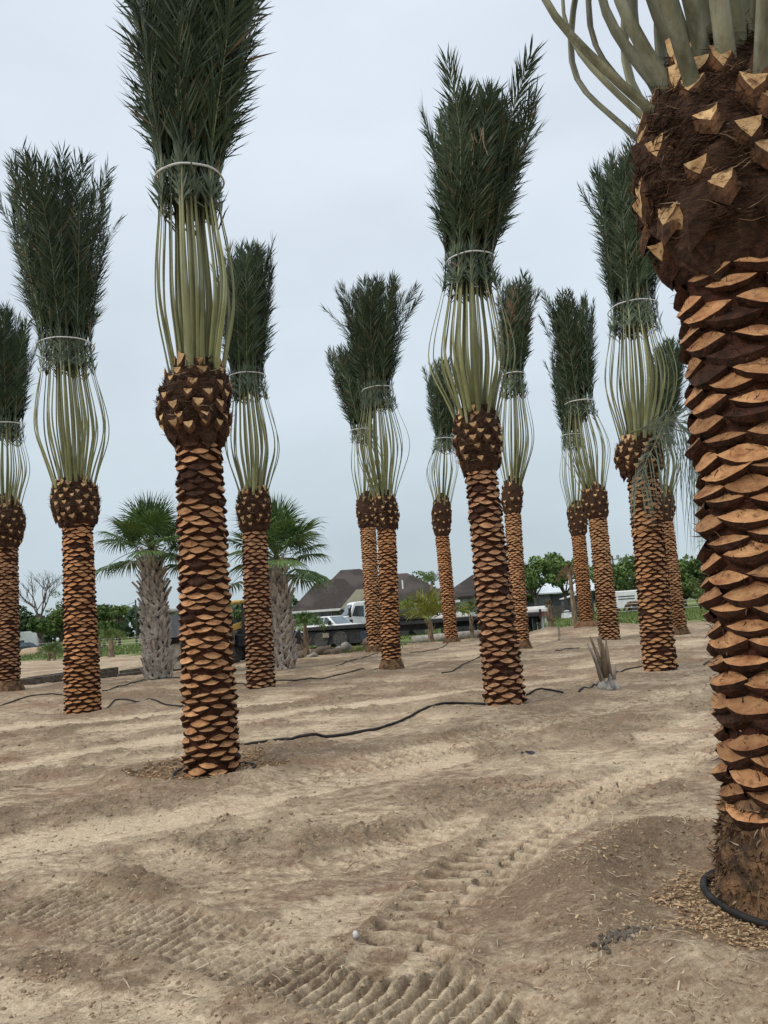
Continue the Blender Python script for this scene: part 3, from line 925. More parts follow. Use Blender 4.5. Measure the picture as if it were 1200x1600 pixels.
def build_palm(P):
    rng = np.random.default_rng(P['seed']); rnd = random.Random(P['seed'])
    n = P['n']
    near = n == 13
    C = [c.copy() for c in P['c']]; R = P['r']
    g = C[0].copy(); g[2] = hz(g[0], g[1]) - .02
    root = empty('date_palm', g)
    tag(root, P['label'], 'palm tree', 'date palms with their leaves tied up')
    C = [c - g for c in C]
    far = P['Y'] > 24
    # axis and radius as functions of height
    zz = np.array([-.15, C[1][2]]); 
    def ax(z):
        z = np.asarray(z, dtype=float)
        zc = [c[2] for c in C]; zc[0] = 0.0
        return np.stack([np.interp(z, zc, [c[0] for c in C]), np.interp(z, zc, [c[1] for c in C])], -1)
    zt = C[1][2]
    bw = {13: .272}.get(n, .212 if R[0] < .34 or n == 2 else .226) * {1: .93, 3: 1.05, 4: 1.0, 7: 1.06, 8: .94, 11: .96}.get(n, 1.0)
    R0 = R[0] * (.86 if P['root'] else 1.0); R1 = R[1]
    if near: R0 = .32
    def tr(z): return R0 + (R1 - R0) * np.clip(z / zt, 0, 1)
    ext = .19 * bw
    # trunk core
    m = 14 if far else 30
    zs = np.linspace(-.1, zt + .1, m)
    cs = ax(zs)
    lathe_np(zs, cs, tr(zs) - ext, 14 if far else 24, .03, 3, n * 7, 'trunk', [M['bark_core']], root)
    # leaf bases
    z0 = 0.03 if not P['root'] else (.50 if near else .24)
    pitch = bw * .375 if not near else bw * .325
    items = []
    k = 0; z = z0
    while z < zt + .03:
        rr_ = float(tr(z)) - ext
        nb = max(6, int(round(2 * PI * (rr_ + ext * .6) / (bw * 1.02))))
        c = ax(z)
        off = (k % 2) * .5 + k * .035
        for a in range(nb):
            th = 2 * PI * (a + off + rnd.uniform(-.05, .05)) / nb
            o = np.array([math.cos(th), math.sin(th)])
            dz = rnd.uniform(-.02, .02) + .012 * math.sin(th * 2 + k * .8)
            sc = bw * rnd.uniform(.88, 1.12)
            pos = (c[0] + o[0] * rr_, c[1] + o[1] * rr_, z + dz)
            v = rnd.randrange(6)
            low_ = z < .3
            mtx = placer(pos, o, sc, twist=rnd.uniform(-.15, .15), tilt=rnd.uniform(-.2, .2) - .42 * min(1, max(0, (z - .6) / 3.0)), sy=rnd.uniform(.75, 1.3), sz=rnd.uniform(.70, 1.08) * (1.1 if low_ else 1))
            facing = -(o[1])        # towards the camera
            items.append((facing, v, mtx))
        k += 1
        z += pitch * rnd.uniform(.95, 1.05)
    items.sort(key=lambda q: -q[0])
    ind = 0 if far else 295
    for fcg, v, mtx in items[:ind]:
        hz_ = mtx.translation.z / zt
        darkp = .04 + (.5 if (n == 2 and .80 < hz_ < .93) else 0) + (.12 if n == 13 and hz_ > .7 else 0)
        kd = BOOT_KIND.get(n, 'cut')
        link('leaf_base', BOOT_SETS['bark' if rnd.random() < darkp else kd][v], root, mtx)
    rest = items[ind:]
    if rest:
        me = join_np([(BOOTS[v][0], BOOTS[v][1], BOOTS[v][2], mtx) for _, v, mtx in rest], 'leaf_bases', [M['cut_orange'] if BOOT_KIND.get(n) == 'cut_orange' else M['cut_far'], M['bark']])
        tag(link('leaf_bases', me, root), kind='stuff')
    if not far:
        nz_ = 3800 if near else (1500 if P['Y'] < 13 else 600)
        th = rng.uniform(0, 2 * PI, nz_); zf = rng.uniform(z0, zt, nz_)
        rr_ = tr(zf) - ext * rng.uniform(.2, 1.0, nz_); cc = ax(zf)
        st = np.stack([cc[:, 0] + rr_ * np.cos(th), cc[:, 1] + rr_ * np.sin(th), zf], -1)
        dr = norm(np.stack([np.cos(th) * .5, np.sin(th) * .5, rng.uniform(-.6, .8, nz_)], -1) + rng.normal(size=(nz_, 3)) * .7)
        strands(rng, st, dr, rng.uniform(.02, .075, nz_), rng.uniform(.0012, .0035, nz_), [M['bark'], M['fibre'], M['fibre_pale']], 'trunk_fibre', root, mi=rng.choice(3, nz_, p=[.6, .3, .1]))
    # root flare
    if P['root']:
        zr = z0 + (.06 if not near else .05)
        rm = M['root'] if P['root'] in (1, 3) else M['root_red']
        zs = np.linspace(-.12, zr, 18 if near else 9)
        u = np.clip(zs / zr, 0, 1)
        if near: rs = R0 * (1.20 - .30 * u ** 1.6)
        elif P['root'] == 2: rs = R[0] * (1.45 - .35 * u ** 2)
        else: rs = R[0] * (1.25 - .38 * u ** .8)
        lathe_np(zs, ax(zs), rs, 64 if near else 20, .055, 3.4, n, 'root_ball', [rm], root)
        nr_ = 2600 if near else 90
        th = rng.uniform(0, 2 * PI, nr_); zz_ = rng.uniform(0, zr, nr_)
        rr_ = np.interp(zz_, zs, rs)
        cc = ax(zz_)
        st = np.stack([cc[:, 0] + rr_ * np.cos(th), cc[:, 1] + rr_ * np.sin(th), zz_], -1)
        dr = norm(np.stack([np.cos(th), np.sin(th), rng.uniform(-1.6, .6, nr_)], -1) + rng.normal(size=(nr_, 3)) * .5)
        strands(rng, st, dr, rng.uniform(.02, .07, nr_), rng.uniform(.002, .006, nr_), [rm, M['fibre_pale'], M['bark']], 'roots', root, mi=rng.choice(3, nr_, p=[.6, .1, .3]))
    # crown bulge
    zb0, zb1, zb2 = zt - .02, C[2][2], C[3][2]
    H = zb2 - zt
    ctrl_z = [zt - .03, zt + .03 * H, zt + .19 * H, zt + .5 * H, zt + .75 * H, zb2, zb2 + .16 * H, zb2 + .32 * H]
    ctrl_r = [R1 * .80, R1 * .98, R[2] * .76, R[2] * .88, R[2] * .88, R[3] * .93, R[3] * .70, R[3] * .34]
    zs = np.linspace(ctrl_z[0], ctrl_z[-1], 40 if near else 18)
    rs = np.interp(zs, ctrl_z, ctrl_r)
    lathe_np(zs, ax(zs), rs, 90 if near else 32, .085, 4.5 if near else 3.5, n * 3, 'crown_bulge', [M['fibre']], root)
    sw = {13: .15}.get(n, .115 if not far else .125)
    rings_ = (8 if near else 6) if not far else 4
    for kk in range(rings_):
        f = .20 + .78 * kk / (rings_ - 1)
        z = zt + f * H
        rr_ = float(np.interp(z, zs, rs))
        nb = int(2 * PI * rr_ / (sw * (2.0 if f > .3 else 1.5)))
        for a in range(nb):
            if rnd.random() < (.10 if f > .5 else .05): continue
            th = 2 * PI * (a + .5 * (kk % 2) + rnd.uniform(-.16, .16)) / nb
            o = (math.cos(th), math.sin(th))
            z_ = z + rnd.uniform(-.3, .3) * H / rings_
            c = ax(z_)
            r2 = float(np.interp(z_, zs, rs)) + sw * .10
            s = sw * rnd.uniform(.75, 1.12)
            mtx = placer((c[0] + o[0] * r2, c[1] + o[1] * r2, z_), o, s, twist=rnd.uniform(-.3, .3), tilt=rnd.uniform(-.25, .35) - (.4 if f < .3 else 0), sy=rnd.uniform(.35, .9), sz=1.0)
            link('leaf_stub', STUB_MESH[rnd.randrange(5)], root, mtx)
    # dark shaggy leaf sheaths overlapping over the whole bulge
    its = []
    for q in range(95 if near else (110 if not far else 44)):
        th = q * 2.39996 + rnd.uniform(-.3, .3); f = rnd.uniform(.10, 1.02)
        o = (math.cos(th), math.sin(th)); z_ = zt + f * H; c = ax(z_)
        r2 = float(np.interp(z_, zs, rs)) - sw * .42
        v = rnd.randrange(5)
        its.append((STUBS[v][0], STUBS[v][1], [0] + [1 + (q % 2)] * 12, placer((c[0] + o[0] * r2, c[1] + o[1] * r2, z_), o, sw * rnd.uniform(1.0, 1.7), twist=rnd.uniform(-.5, .5), tilt=rnd.uniform(-.3, .25), sy=rnd.uniform(.5, 1.0), sz=rnd.uniform(.9, 1.5))))
    tag(link('sheaths', join_np(its, 'sheaths', [M['fibre'], M['fibre'], M['bark']]), root), kind='stuff')
    # long cut stalk ends standing up among the living stalks at the rim
    for q in range(16 if near else (13 if not far else 7)):
        th = q * 2.39996 * 1.7 + rnd.random()
        o = (math.cos(th), math.sin(th))
        z_ = zb2 + rnd.uniform(-.16, .10) * H
        c = ax(z_); r2 = float(np.interp(z_, zs, rs)) - sw * .15
        s = sw * rnd.uniform(.6, .95)
        mtx = placer((c[0] + o[0] * r2, c[1] + o[1] * r2, z_ + s * .9), o, s, twist=rnd.uniform(-.35, .35), tilt=rnd.uniform(-.1, .35), sy=rnd.uniform(.6, 1.0), sz=rnd.uniform(1.4, 2.4))
        link('leaf_stub', STUB_MESH[rnd.randrange(5)], root, mtx)
    nf = 9000 if near else (2200 if not far else 350)
    th = rng.uniform(0, 2 * PI, nf); fz = rng.uniform(.12, 1.22, nf)
    zz_ = zt + fz * H; rr_ = np.interp(zz_, zs, rs); cc = ax(zz_)
    o3 = np.stack([np.cos(th), np.sin(th), np.zeros(nf)], -1)
    tg = np.stack([-np.sin(th), np.cos(th), np.zeros(nf)], -1) * rng.choice([-1, 1], nf)[:, None]
    st = np.stack([cc[:, 0], cc[:, 1], zz_], -1) + o3 * (rr_ * rng.uniform(.96, 1.06, nf))[:, None]
    dr = norm(tg * rng.uniform(.4, 1.2, nf)[:, None] + np.array([0, 0, 1.0]) * rng.uniform(-.15, .55, nf)[:, None] + o3 * rng.uniform(-.12, .28, nf)[:, None])
    strands(rng, st, dr, rng.uniform(.06, .2, nf), rng.uniform(.0018, .0045, nf) * (1 if near else 1.4), [M['fibre'], M['fibre_pale'], M['bark']], 'fibre', root,
            mi=rng.choice(3, nf, p=[.66, .07, .27]))
    # leaves
    nfr = 40 if near else int(42 * P['dens'])
    ctr = [C[3], C[4], C[5], C[6]]
    zb, zbu, zti, zto = C[3][2], C[4][2], C[5][2], C[6][2]
    Ltot = zto - zti
    for q in range(nfr):
        kf = math.sqrt((q + .5) / nfr)
        phi = q * 2.39996 + rnd.uniform(-.12, .12)
        e = np.array([math.cos(phi), math.sin(phi), 0])
        pj = phi + rnd.uniform(-.12, .12)
        e2 = np.array([math.cos(pj), math.sin(pj), 0])
        rj = rnd.uniform(.92, 1.06)
        b0 = C[3] + e * R[3] * (.20 + .62 * kf); b0[2] = zb - .08 - .34 * kf * H * rnd.uniform(.2, 1.1) + .22 * (1 - kf) * H
        b1 = (C[3] + C[4]) / 2 + e2 * (R[3] * .45 + R[4] * .5) * (.12 + (.98 if near else .92) * kf ** 1.3) * rj; b1[2] = zb + (zbu - zb) * (.30 if near else .42)
        b2 = C[4] + e2 * R[4] * (1.0 if near else 1.14) * (.12 + .90 * kf ** 1.1) * rj * rnd.uniform(.9, 1.06)
        b3 = (C[4] + C[5]) / 2 + e2 * (R[4] + R[5]) * .53 * (.15 + .87 * kf ** 1.2) * rj
        b4 = C[5] + e2 * R[5] * (.2 + .74 * kf)
        hgt = Ltot * (1 - .22 * kf * rnd.random() - rnd.uniform(0, .10))
        fr = lambda f: C[5] + (C[6] - C[5]) * f
        rt = lambda f: R[5] + (R[6] * 1.08 - R[5]) * f ** .8
        b5 = fr(.33 * hgt / Ltot) + e2 * rt(.33) * (.15 + .78 * kf)
        b6 = fr(.68 * hgt / Ltot) + e2 * rt(.62) * (.15 + .82 * kf)
        b7 = fr(hgt / Ltot) + e * R[6] * (.15 + .95 * kf) * (rnd.uniform(.75, 1.2) if rnd.random() > .25 else rnd.uniform(1.2, 1.55))
        w0 = (.108 if near else .078) * rnd.uniform(.7, 1.2)
        nl = 150 if near else (330 if P['Y'] < 14 else (290 if not far else 190))
        frond(rng, [b0, b1, b2, b3, b4, b5, b6, b7], w0, .030 if near else .0225, 4, nl, .52 if not far else .52, 'frond', root, [C[3], C[4]], R[5],
              LEAFN if near else LEAFM, near=near, lw=.0125 if not far else .018, dens_below=.9, dryend=(P.get('dry') and rnd.random() < .4))
    # the band that ties them
    mb = MB()
    pts = []
    c = C[5]; ph = rnd.uniform(0, 6)
    for a in range(33):
        th = 2 * PI * a / 32
        rr_ = R[5] * (1.06 + .03 * math.sin(3 * th + ph) + .015 * math.sin(7 * th))
        pts.append((c[0] + rr_ * math.cos(th), c[1] + rr_ * math.sin(th), c[2] + .03 * math.sin(th + ph)))
    mb.tube(pts, .0125 if not far else .017, 5)
    mb.build('tie_band', M['band'], root)
    if n == 7:      # pale dangling flower stalks high in the plume
        base = C[5] + (C[6] - C[5]) * .60
        mb = MB()
        for a in range(9):
            x0 = base[0] - .13 + rnd.uniform(-.10, .12); y0 = base[1] - R[6] * .80
            z0_ = base[2] + rnd.uniform(-.2, .25)
            mb.tube([(x0, y0, z0_), (x0 + rnd.uniform(-.04, .04), y0 - .06, z0_ + .05), (x0 + rnd.uniform(-.07, .07), y0 - .1, z0_ - rnd.uniform(.2, .4))], .006, 4)
        mb.build('flower_stalk', M['fibre_pale'], root)
    if n == 11:     # the loose frond that hangs towards the huge trunk
        Y = P['Y'] - .6
        q = [at(985, 676, Y), at(1022, 664, Y), at(1055, 656, Y - .2), at(1082, 664, Y - .4), at(1100, 692, Y - .6), at(1106, 745, Y - .7)]
        q = [v - g for v in q]
        frond(rng, q, .05, .03, 0.6, 110, 1.45, 'loose_frond', root, [q[0] + np.array([0, 1, 0]), q[1] + np.array([0, 1.0, 0])], .1, [M['petiole'], M['leaflet_grey'], M['leaflet_pale'], M['leaflet_pale']], hang=True, lw=.011)
        Vh = []; Fh = []
        for k in range(44):
            t = rnd.random()
            sx, sy = 1040 + 66 * t, 652 + 60 * t ** 2 + rnd.uniform(-6, 30)
            ex, ey = sx + rnd.uniform(-14, 26), rnd.uniform(800, 905) - 40 * (1 - t)
            Yk = Y - .6 * t + rnd.uniform(-.25, .25)
            a_, b_, c_, d_ = at(sx, sy, Yk) - g, at(sx + (ex - sx) * .22 + 5, sy + (ey - sy) * .25, Yk) - g, at(sx + (ex - sx) * .6, sy + (ey - sy) * .62, Yk) - g, at(ex, ey, Yk) - g
            m0 = len(Vh); w_ = np.array([.0085, .003, 0])
            Vh += [a_ - w_, a_ + w_, b_ - w_, b_ + w_, c_ - w_ * .8, c_ + w_ * .8, d_ - w_ * .15, d_ + w_ * .15]
            Fh += [(m0, m0 + 1, m0 + 3, m0 + 2), (m0 + 2, m0 + 3, m0 + 5, m0 + 4), (m0 + 4, m0 + 5, m0 + 7, m0 + 6)]
        link('hanging_leaflets', np_mesh('hanging_leaflets', np.array(Vh), [(np.array(Fh), 0)], [M['leaflet_pale']]), root)
        q2 = [at(1040, 655, Y), at(1025, 690, Y - .1), at(1008, 725, Y - .2), at(1000, 760, Y - .25)]
        q2 = [v - g for v in q2]
        frond(rng, q2, .04, .02, 0.3, 46, .8, 'loose_frond', root, [q2[0] + np.array([0, 1, 0]), q2[1] + np.array([0, 1.0, 0])], .1, [M['petiole'], M['leaflet_grey'], M['leaflet_pale'], M['leaflet_pale']], hang=True, lw=.010)
    return root

for P in PALMS:
    build_palm(P)

# ---------------------------------------------------------------- grey-trunked fan palms
def fan_leaf(rng, base, d, pet, R, name, parent, droop=.35, seg=44):
    """fan leaf: stalk from base along d, then a costapalmate fan of split segments"""
    d = norm(np.asarray(d, dtype=float))
    up = np.array([0, 0, 1.0])
    side = norm(np.cross(d, up) + 1e-6)
    N = 8
    C = np.array([base + d * pet * t + up * (-.28 * pet * t * t * droop * 2) for t in np.linspace(0, 1, N)])
    T = norm(np.gradient(C, axis=0))
    mb_V = []; F = []
    for i in range(N):
        w = .03 * (1 - .5 * i / N)
        nn = norm(np.cross(side, T[i]))
        for a, b in ((-1, 0), (0, .5), (1, 0), (0, -.5)):
            mb_V.append(C[i] + side * a * w + nn * b * w)
    for i in range(N - 1):
        for k in range(4): F.append((i * 4 + k, i * 4 + (k + 1) % 4, (i + 1) * 4 + (k + 1) % 4, (i + 1) * 4 + k))
    V = list(mb_V); polys = [(np.array(F), 0)]
    hub = C[-1]; t = T[-1]
    nn = norm(np.cross(side, t))
    Q = []; Tt = []
    pl = []
    for k in range(seg):
        a = (k / (seg - 1) - .5) * math.radians(270)
        ln = R * (1 - .22 * (abs(a) / 2.3) ** 2) * rng.uniform(.92, 1.05)
        dr = t * math.cos(a) + side * math.sin(a) + nn * (.30 * math.cos(a * 1.0) - .10) + norm(rng.normal(size=3)) * .04
        dr = norm(dr)
        wd = norm(np.cross(dr, nn)); half = ln * .5 * math.tan(math.radians(270 / seg / 2)) * 1.02
        fold = nn * half * .5 * (1 if k % 2 else -1)
        p1 = hub + dr * ln * .5 - up * .05 * ln * droop
        p2 = p1 + norm(dr - up * droop * .8) * ln * .30
        p3 = p2 + norm(dr - up * droop * (2.0 + rng.uniform(0, 1.2))) * ln * .24
        b = len(V)
        V += [hub, p1 - wd * half + fold, p1 + wd * half - fold, p2 - wd * .013, p2 + wd * .013, p3]
        Tt += [(b, b + 1, b + 2), (b + 3, b + 4, b + 5)]
        Q += [(b + 1, b + 3, b + 4, b + 2)]
    polys += [(np.array(Q), 1), (np.array(Tt), 1)]
    return link(name, np_mesh(name, np.array(V), polys, [M['sabal_petiole'], M['sabal_leaf']]), parent)

def sabal_boot(rng):
    """split grey leaf base: a strap that forks, y outward, z up"""
    V = []; F = []
    def strap(x0, x1, z0, z1, y0, y1, w0, w1, th):
        n = len(V)
        for t in (0, .5, 1):
            x = x0 + (x1 - x0) * t; z = z0 + (z1 - z0) * t; y = y0 + (y1 - y0) * t ** 1.5; w = w0 + (w1 - w0) * t
            V.extend([(x - w, y - th, z), (x + w, y - th, z), (x + w * .8, y + th, z), (x - w * .8, y + th, z)])
        for i in range(2):
            a = n + i * 4
            for k in range(4): F.append((a + k, a + (k + 1) % 4, a + 4 + (k + 1) % 4, a + 4 + k))
        F.append((n + 8, n + 9, n + 10, n + 11))
    j = rng.uniform(-.02, .02)
    strap(-.13, .0, -.12, .12, .02, .06, .075, .065, .018)
    strap(.13, .0, -.12, .12, .02, .06, .075, .065, .018)
    strap(.0, j, .08, .32, .06, .13, .078, .040, .022)
    return V, F, [0] * len(F)
SB = [sabal_boot(_rb) for _ in range(3)]
SB_MESH = [as_mesh('split_boot', V, F, fm, [M['sabal_boot']]) for V, F, fm in SB]

def build_sabal(S, label, big=1.0):
    rng = np.random.default_rng(S['seed']); rnd = random.Random(S['seed'])
    g = S['c'][0].copy(); g[2] = hz(g[0], g[1])
    root = empty('fan_palm', g)
    tag(root, label, 'palm tree', 'grey-trunked fan palms')
    top = S['c'][1] - g
    H = top[2]
    zs = np.linspace(-.1, H + .3, 16)
    cs = np.stack([top[0] * zs / H, top[1] * zs / H], -1)
    rs = np.interp(zs, [-.1, .3, 1, H * .7, H, H + .3], [.40, .36, .33, .28, .17, .10])
    lathe_np(zs, cs, rs, 18, .05, 3, S['seed'], 'trunk', [M['sabal_core']], root)
    z = .08; k = 0
    items = []
    while z < H + .05:
        r = float(np.interp(z, zs, rs))
        nb = max(5, int(2 * PI * r / .25))
        for a in range(nb):
            th = 2 * PI * (a + .5 * (k % 2) + rnd.uniform(-.12, .12)) / nb
            o = (math.cos(th), math.sin(th))
            u = z / H
            mtx = placer((top[0] * u + o[0] * r, top[1] * u + o[1] * r, z), o, 1.0 * rnd.uniform(.85, 1.1), twist=rnd.choice([-1, 1]) * rnd.uniform(.15, .55),
                         tilt=-rnd.uniform(0, .25) - (.30 if u > .6 else 0) * rnd.random(), sy=1.0, sz=rnd.uniform(.8, 1.05) * (1 if u < .6 else 1.5))
            items.append((-o[1], rnd.randrange(3), mtx))
        z += .135; k += 1
    items.sort(key=lambda q: -q[0])
    for f, v, mtx in items[:290]: link('split_boot', SB_MESH[v], root, mtx)
    cb = np.array([top[0], top[1], H + .30])
    nl = 27
    for q in range(nl):
        phi = q * 2.39996
        el = math.radians(88 - 92 * ((q + .5) / nl) ** 1.0 + rnd.uniform(-10, 10))
        d = np.array([math.cos(phi) * math.cos(el), math.sin(phi) * math.cos(el), math.sin(el)])
        fan_leaf(rng, cb, d, rnd.uniform(.75, 1.1) * (1 + .2 * (q > 14)) * big, rnd.uniform(.85, 1.1) * big, 'fan_leaf', root, droop=.10 + .65 * (q / nl) ** 1.6)
    return root
build_sabal(SAB[0], 'fan palm with grey criss-cross trunk just left of the tall near date palm')
build_sabal(SAB[1], 'fan palm whose grey trunk shows beside the backhoe, just left of the flatbed', 1.15)

# ---------------------------------------------------------------- more materials
M['roof'] = mat('roof_shingle', (0.030, 0.025, 0.023), (0.054, 0.044, 0.040), scale=6, rough=.9, bump=.4, bscale=14, extra=((.075, .062, .055), .35, .5, .62))
M['wall_grey'] = mat('wall_grey', (0.26, 0.27, 0.28), (0.32, 0.33, 0.34), scale=2, rough=.85)
M['wall_tan'] = mat('wall_tan', (0.36, 0.34, 0.26), (0.42, 0.40, 0.31), scale=2, rough=.85)
M['white'] = mat('white_paint', (0.70, 0.72, 0.73), (0.82, 0.83, 0.83), scale=3, rough=.35, spec=.5)
M['white_trim'] = mat('white_trim', (0.62, 0.63, 0.62), (0.78, 0.78, 0.77), scale=3, rough=.6)
M['glass'] = mat('dark_glass', (0.02, 0.035, 0.04), (0.05, 0.07, 0.08), scale=1, rough=.06, spec=.8)
M['glass_grey'] = mat('windscreen_glass', (0.09, 0.13, 0.15), (0.16, 0.21, 0.24), scale=1, rough=.08, spec=.8)
M['black'] = mat('black_steel', (0.012, 0.013, 0.016), (0.035, 0.036, 0.040), scale=6, rough=.6)
M['navy'] = mat('dark_blue_flap', (0.022, 0.032, 0.05), (0.04, 0.055, 0.08), scale=4, rough=.6)
M['rubber'] = mat('tyre_rubber', (0.035, 0.035, 0.036), (0.10, 0.095, 0.09), scale=9, rough=.9, bump=.3)
M['yellow'] = mat('machine_yellow', (0.42, 0.27, 0.05), (0.58, 0.39, 0.10), scale=5, rough=.55, extra=((.25, .18, .09), 9, .55, .75))
M['steel_dirty'] = mat('dirty_steel', (0.14, 0.12, 0.095), (0.30, 0.27, 0.22), scale=5, rough=.8)
M['rust'] = mat('rusty_rim', (0.22, 0.10, 0.05), (0.40, 0.20, 0.11), scale=9, rough=.85)
M['red'] = mat('tail_light_red', (0.30, 0.03, 0.03), (0.42, 0.06, 0.05), scale=5, rough=.4)
M['deck'] = mat('deck_wood', (0.11, 0.085, 0.07), (0.27, 0.22, 0.19), scale=4, rough=.85, stretch=(1, .2, 1))
M['metal_roof'] = mat('metal_roof', (0.55, 0.60, 0.63), (0.66, 0.71, 0.74), scale=2, rough=.4, metal=.2)
M['shed_wall'] = mat('shed_wall', (0.17, 0.19, 0.20), (0.24, 0.26, 0.27), scale=3, rough=.7)
M['shed_dark'] = mat('shed_dark', (0.07, 0.08, 0.09), (0.11, 0.125, 0.14), scale=3, rough=.7)
M['wood_grey'] = mat('weathered_timber', (0.045, 0.038, 0.033), (0.17, 0.14, 0.115), scale=9, rough=.95, bump=.6, stretch=(.3, 1, 1))
M['pole'] = mat('pole_wood', (0.07, 0.06, 0.055), (0.13, 0.11, 0.10), scale=5, rough=.9)
M['bark_grey'] = mat('tree_bark', (0.075, 0.06, 0.05), (0.17, 0.145, 0.125), scale=6, rough=.95, bump=.5)
M['leaf_mid'] = mat('tree_leaf_mid', (0.055, 0.10, 0.026), (0.15, 0.225, 0.065), scale=.9, rough=.7, rnd=.15, detail=8)
M['leaf_dark'] = mat('tree_leaf_dark', (0.03, 0.06, 0.024), (0.075, 0.12, 0.048), scale=.8, rough=.7, rnd=.15)
M['leaf_light'] = mat('tree_leaf_light', (0.075, 0.12, 0.035), (0.17, 0.225, 0.07), scale=1.2, rough=.7, rnd=.12)
M['leaf_yellow'] = mat('young_palm_leaf', (0.13, 0.16, 0.025), (0.30, 0.31, 0.06), scale=4, rough=.6)
M['far_wood'] = mat('far_wood', (0.035, 0.065, 0.035), (0.075, 0.115, 0.055), scale=.12, rough=.9, detail=10)
M['hose'] = mat('irrigation_hose', (0.010, 0.010, 0.011), (0.035, 0.032, 0.030), scale=8, rough=.62, spec=.25)
M['chip'] = mat('wood_chip', (0.24, 0.14, 0.07), (0.56, 0.42, 0.25), scale=34, rough=.85, detail=2)
M['chip_dark'] = mat('bark_chip', (0.08, 0.045, 0.025), (0.25, 0.14, 0.075), scale=30, rough=.9, detail=2)
M['clod'] = mat('soil_clod', (0.26, 0.18, 0.115), (0.52, 0.40, 0.265), scale=14, rough=.97, bump=.6, bscale=90)
M['clod_dark'] = mat('dark_soil_clod', (0.17, 0.115, 0.072), (0.34, 0.24, 0.155), scale=14, rough=.97, bump=.6, bscale=90)
M['twig'] = mat('dry_twig', (0.12, 0.075, 0.045), (0.36, 0.26, 0.165), scale=13, rough=.9)
M['straw'] = mat('pale_straw', (0.42, 0.34, 0.22), (0.62, 0.53, 0.38), scale=13, rough=.85)
M['rock'] = mat('grey_rock', (0.20, 0.19, 0.17), (0.38, 0.35, 0.31), scale=5, rough=.9, bump=.6)
M['rock_brown'] = mat('brown_rock', (0.10, 0.075, 0.055), (0.22, 0.17, 0.125), scale=5, rough=.95, bump=.7)
M['scrap'] = mat('black_plastic_scrap', (0.015, 0.018, 0.028), (0.04, 0.045, 0.06), scale=20, rough=.55)
M['scrap_grey'] = mat('grey_plastic_scrap', (0.11, 0.12, 0.12), (0.22, 0.22, 0.21), scale=12, rough=.6)
M['stone_pale'] = mat('pale_stone', (0.42, 0.42, 0.41), (0.58, 0.58, 0.57), scale=30, rough=.7)
M['dung'] = mat('dry_mud_lump', (0.075, 0.062, 0.048), (0.17, 0.145, 0.115), scale=20, rough=.95, bump=.6)
M['horse'] = mat('horse_coat', (0.085, 0.045, 0.028), (0.13, 0.075, 0.045), scale=4, rough=.8)
M['horse_dark'] = mat('horse_mane', (0.02, 0.014, 0.012), (0.035, 0.025, 0.02), scale=4, rough=.9)
M['stump_grey'] = mat('cut_palm_base', (0.20, 0.18, 0.165), (0.42, 0.39, 0.36), scale=9, rough=.85, bump=.4, stretch=(1, 1, .3))
M['stump_brown'] = mat('cut_palm_stalk', (0.11, 0.075, 0.05), (0.29, 0.225, 0.15), scale=9, rough=.85, bump=.3, stretch=(1, 1, .3))
M['grass'] = mat('grass_blades', (0.07, 0.11, 0.03), (0.17, 0.22, 0.07), scale=.8, rough=.8)
M['tarp'] = mat('black_tarp', (0.010, 0.012, 0.018), (0.028, 0.03, 0.038), scale=4, rough=.6)

def gat(px, py, Y):
    """a place on the ground at distance Y under a photograph pixel column"""
    p = at(px, py, Y)
    for _ in range(2):
        r = ray(px, py)
    return np.array([p[0], p[1], hz(p[0], p[1])])

# ---------------------------------------------------------------- broadleaf trees and woods
def leaf_cloud(rng, cen, rad, n, size, flat=.75):
    """random small leaf clumps spread through lobes (cen, rad arrays)"""
    w = rad ** 2; k = rng.choice(len(cen), n, p=w / w.sum())
    d = norm(rng.normal(size=(n, 3)))
    rr_ = rad[k] * rng.uniform(.35, 1.0, n) ** .5 * rng.uniform(.85, 1.1, n)
    p = cen[k] + d * rr_[:, None] * np.array([1, 1, flat])
    a = norm(rng.normal(size=(n, 3))); b = norm(np.cross(a, rng.normal(size=(n, 3))))
    s = (size * rng.uniform(.5, 1.4, n))[:, None]
    q = rng.uniform(.5, 1.0, (n, 1))
    V = np.stack([p - a * s, p - b * s * q, p + a * s * .9, p + b * s * .8 * q], 1).reshape(-1, 3)
    F = np.arange(n)[:, None] * 4 + np.array([[0, 1, 2, 3]])
    return V, F

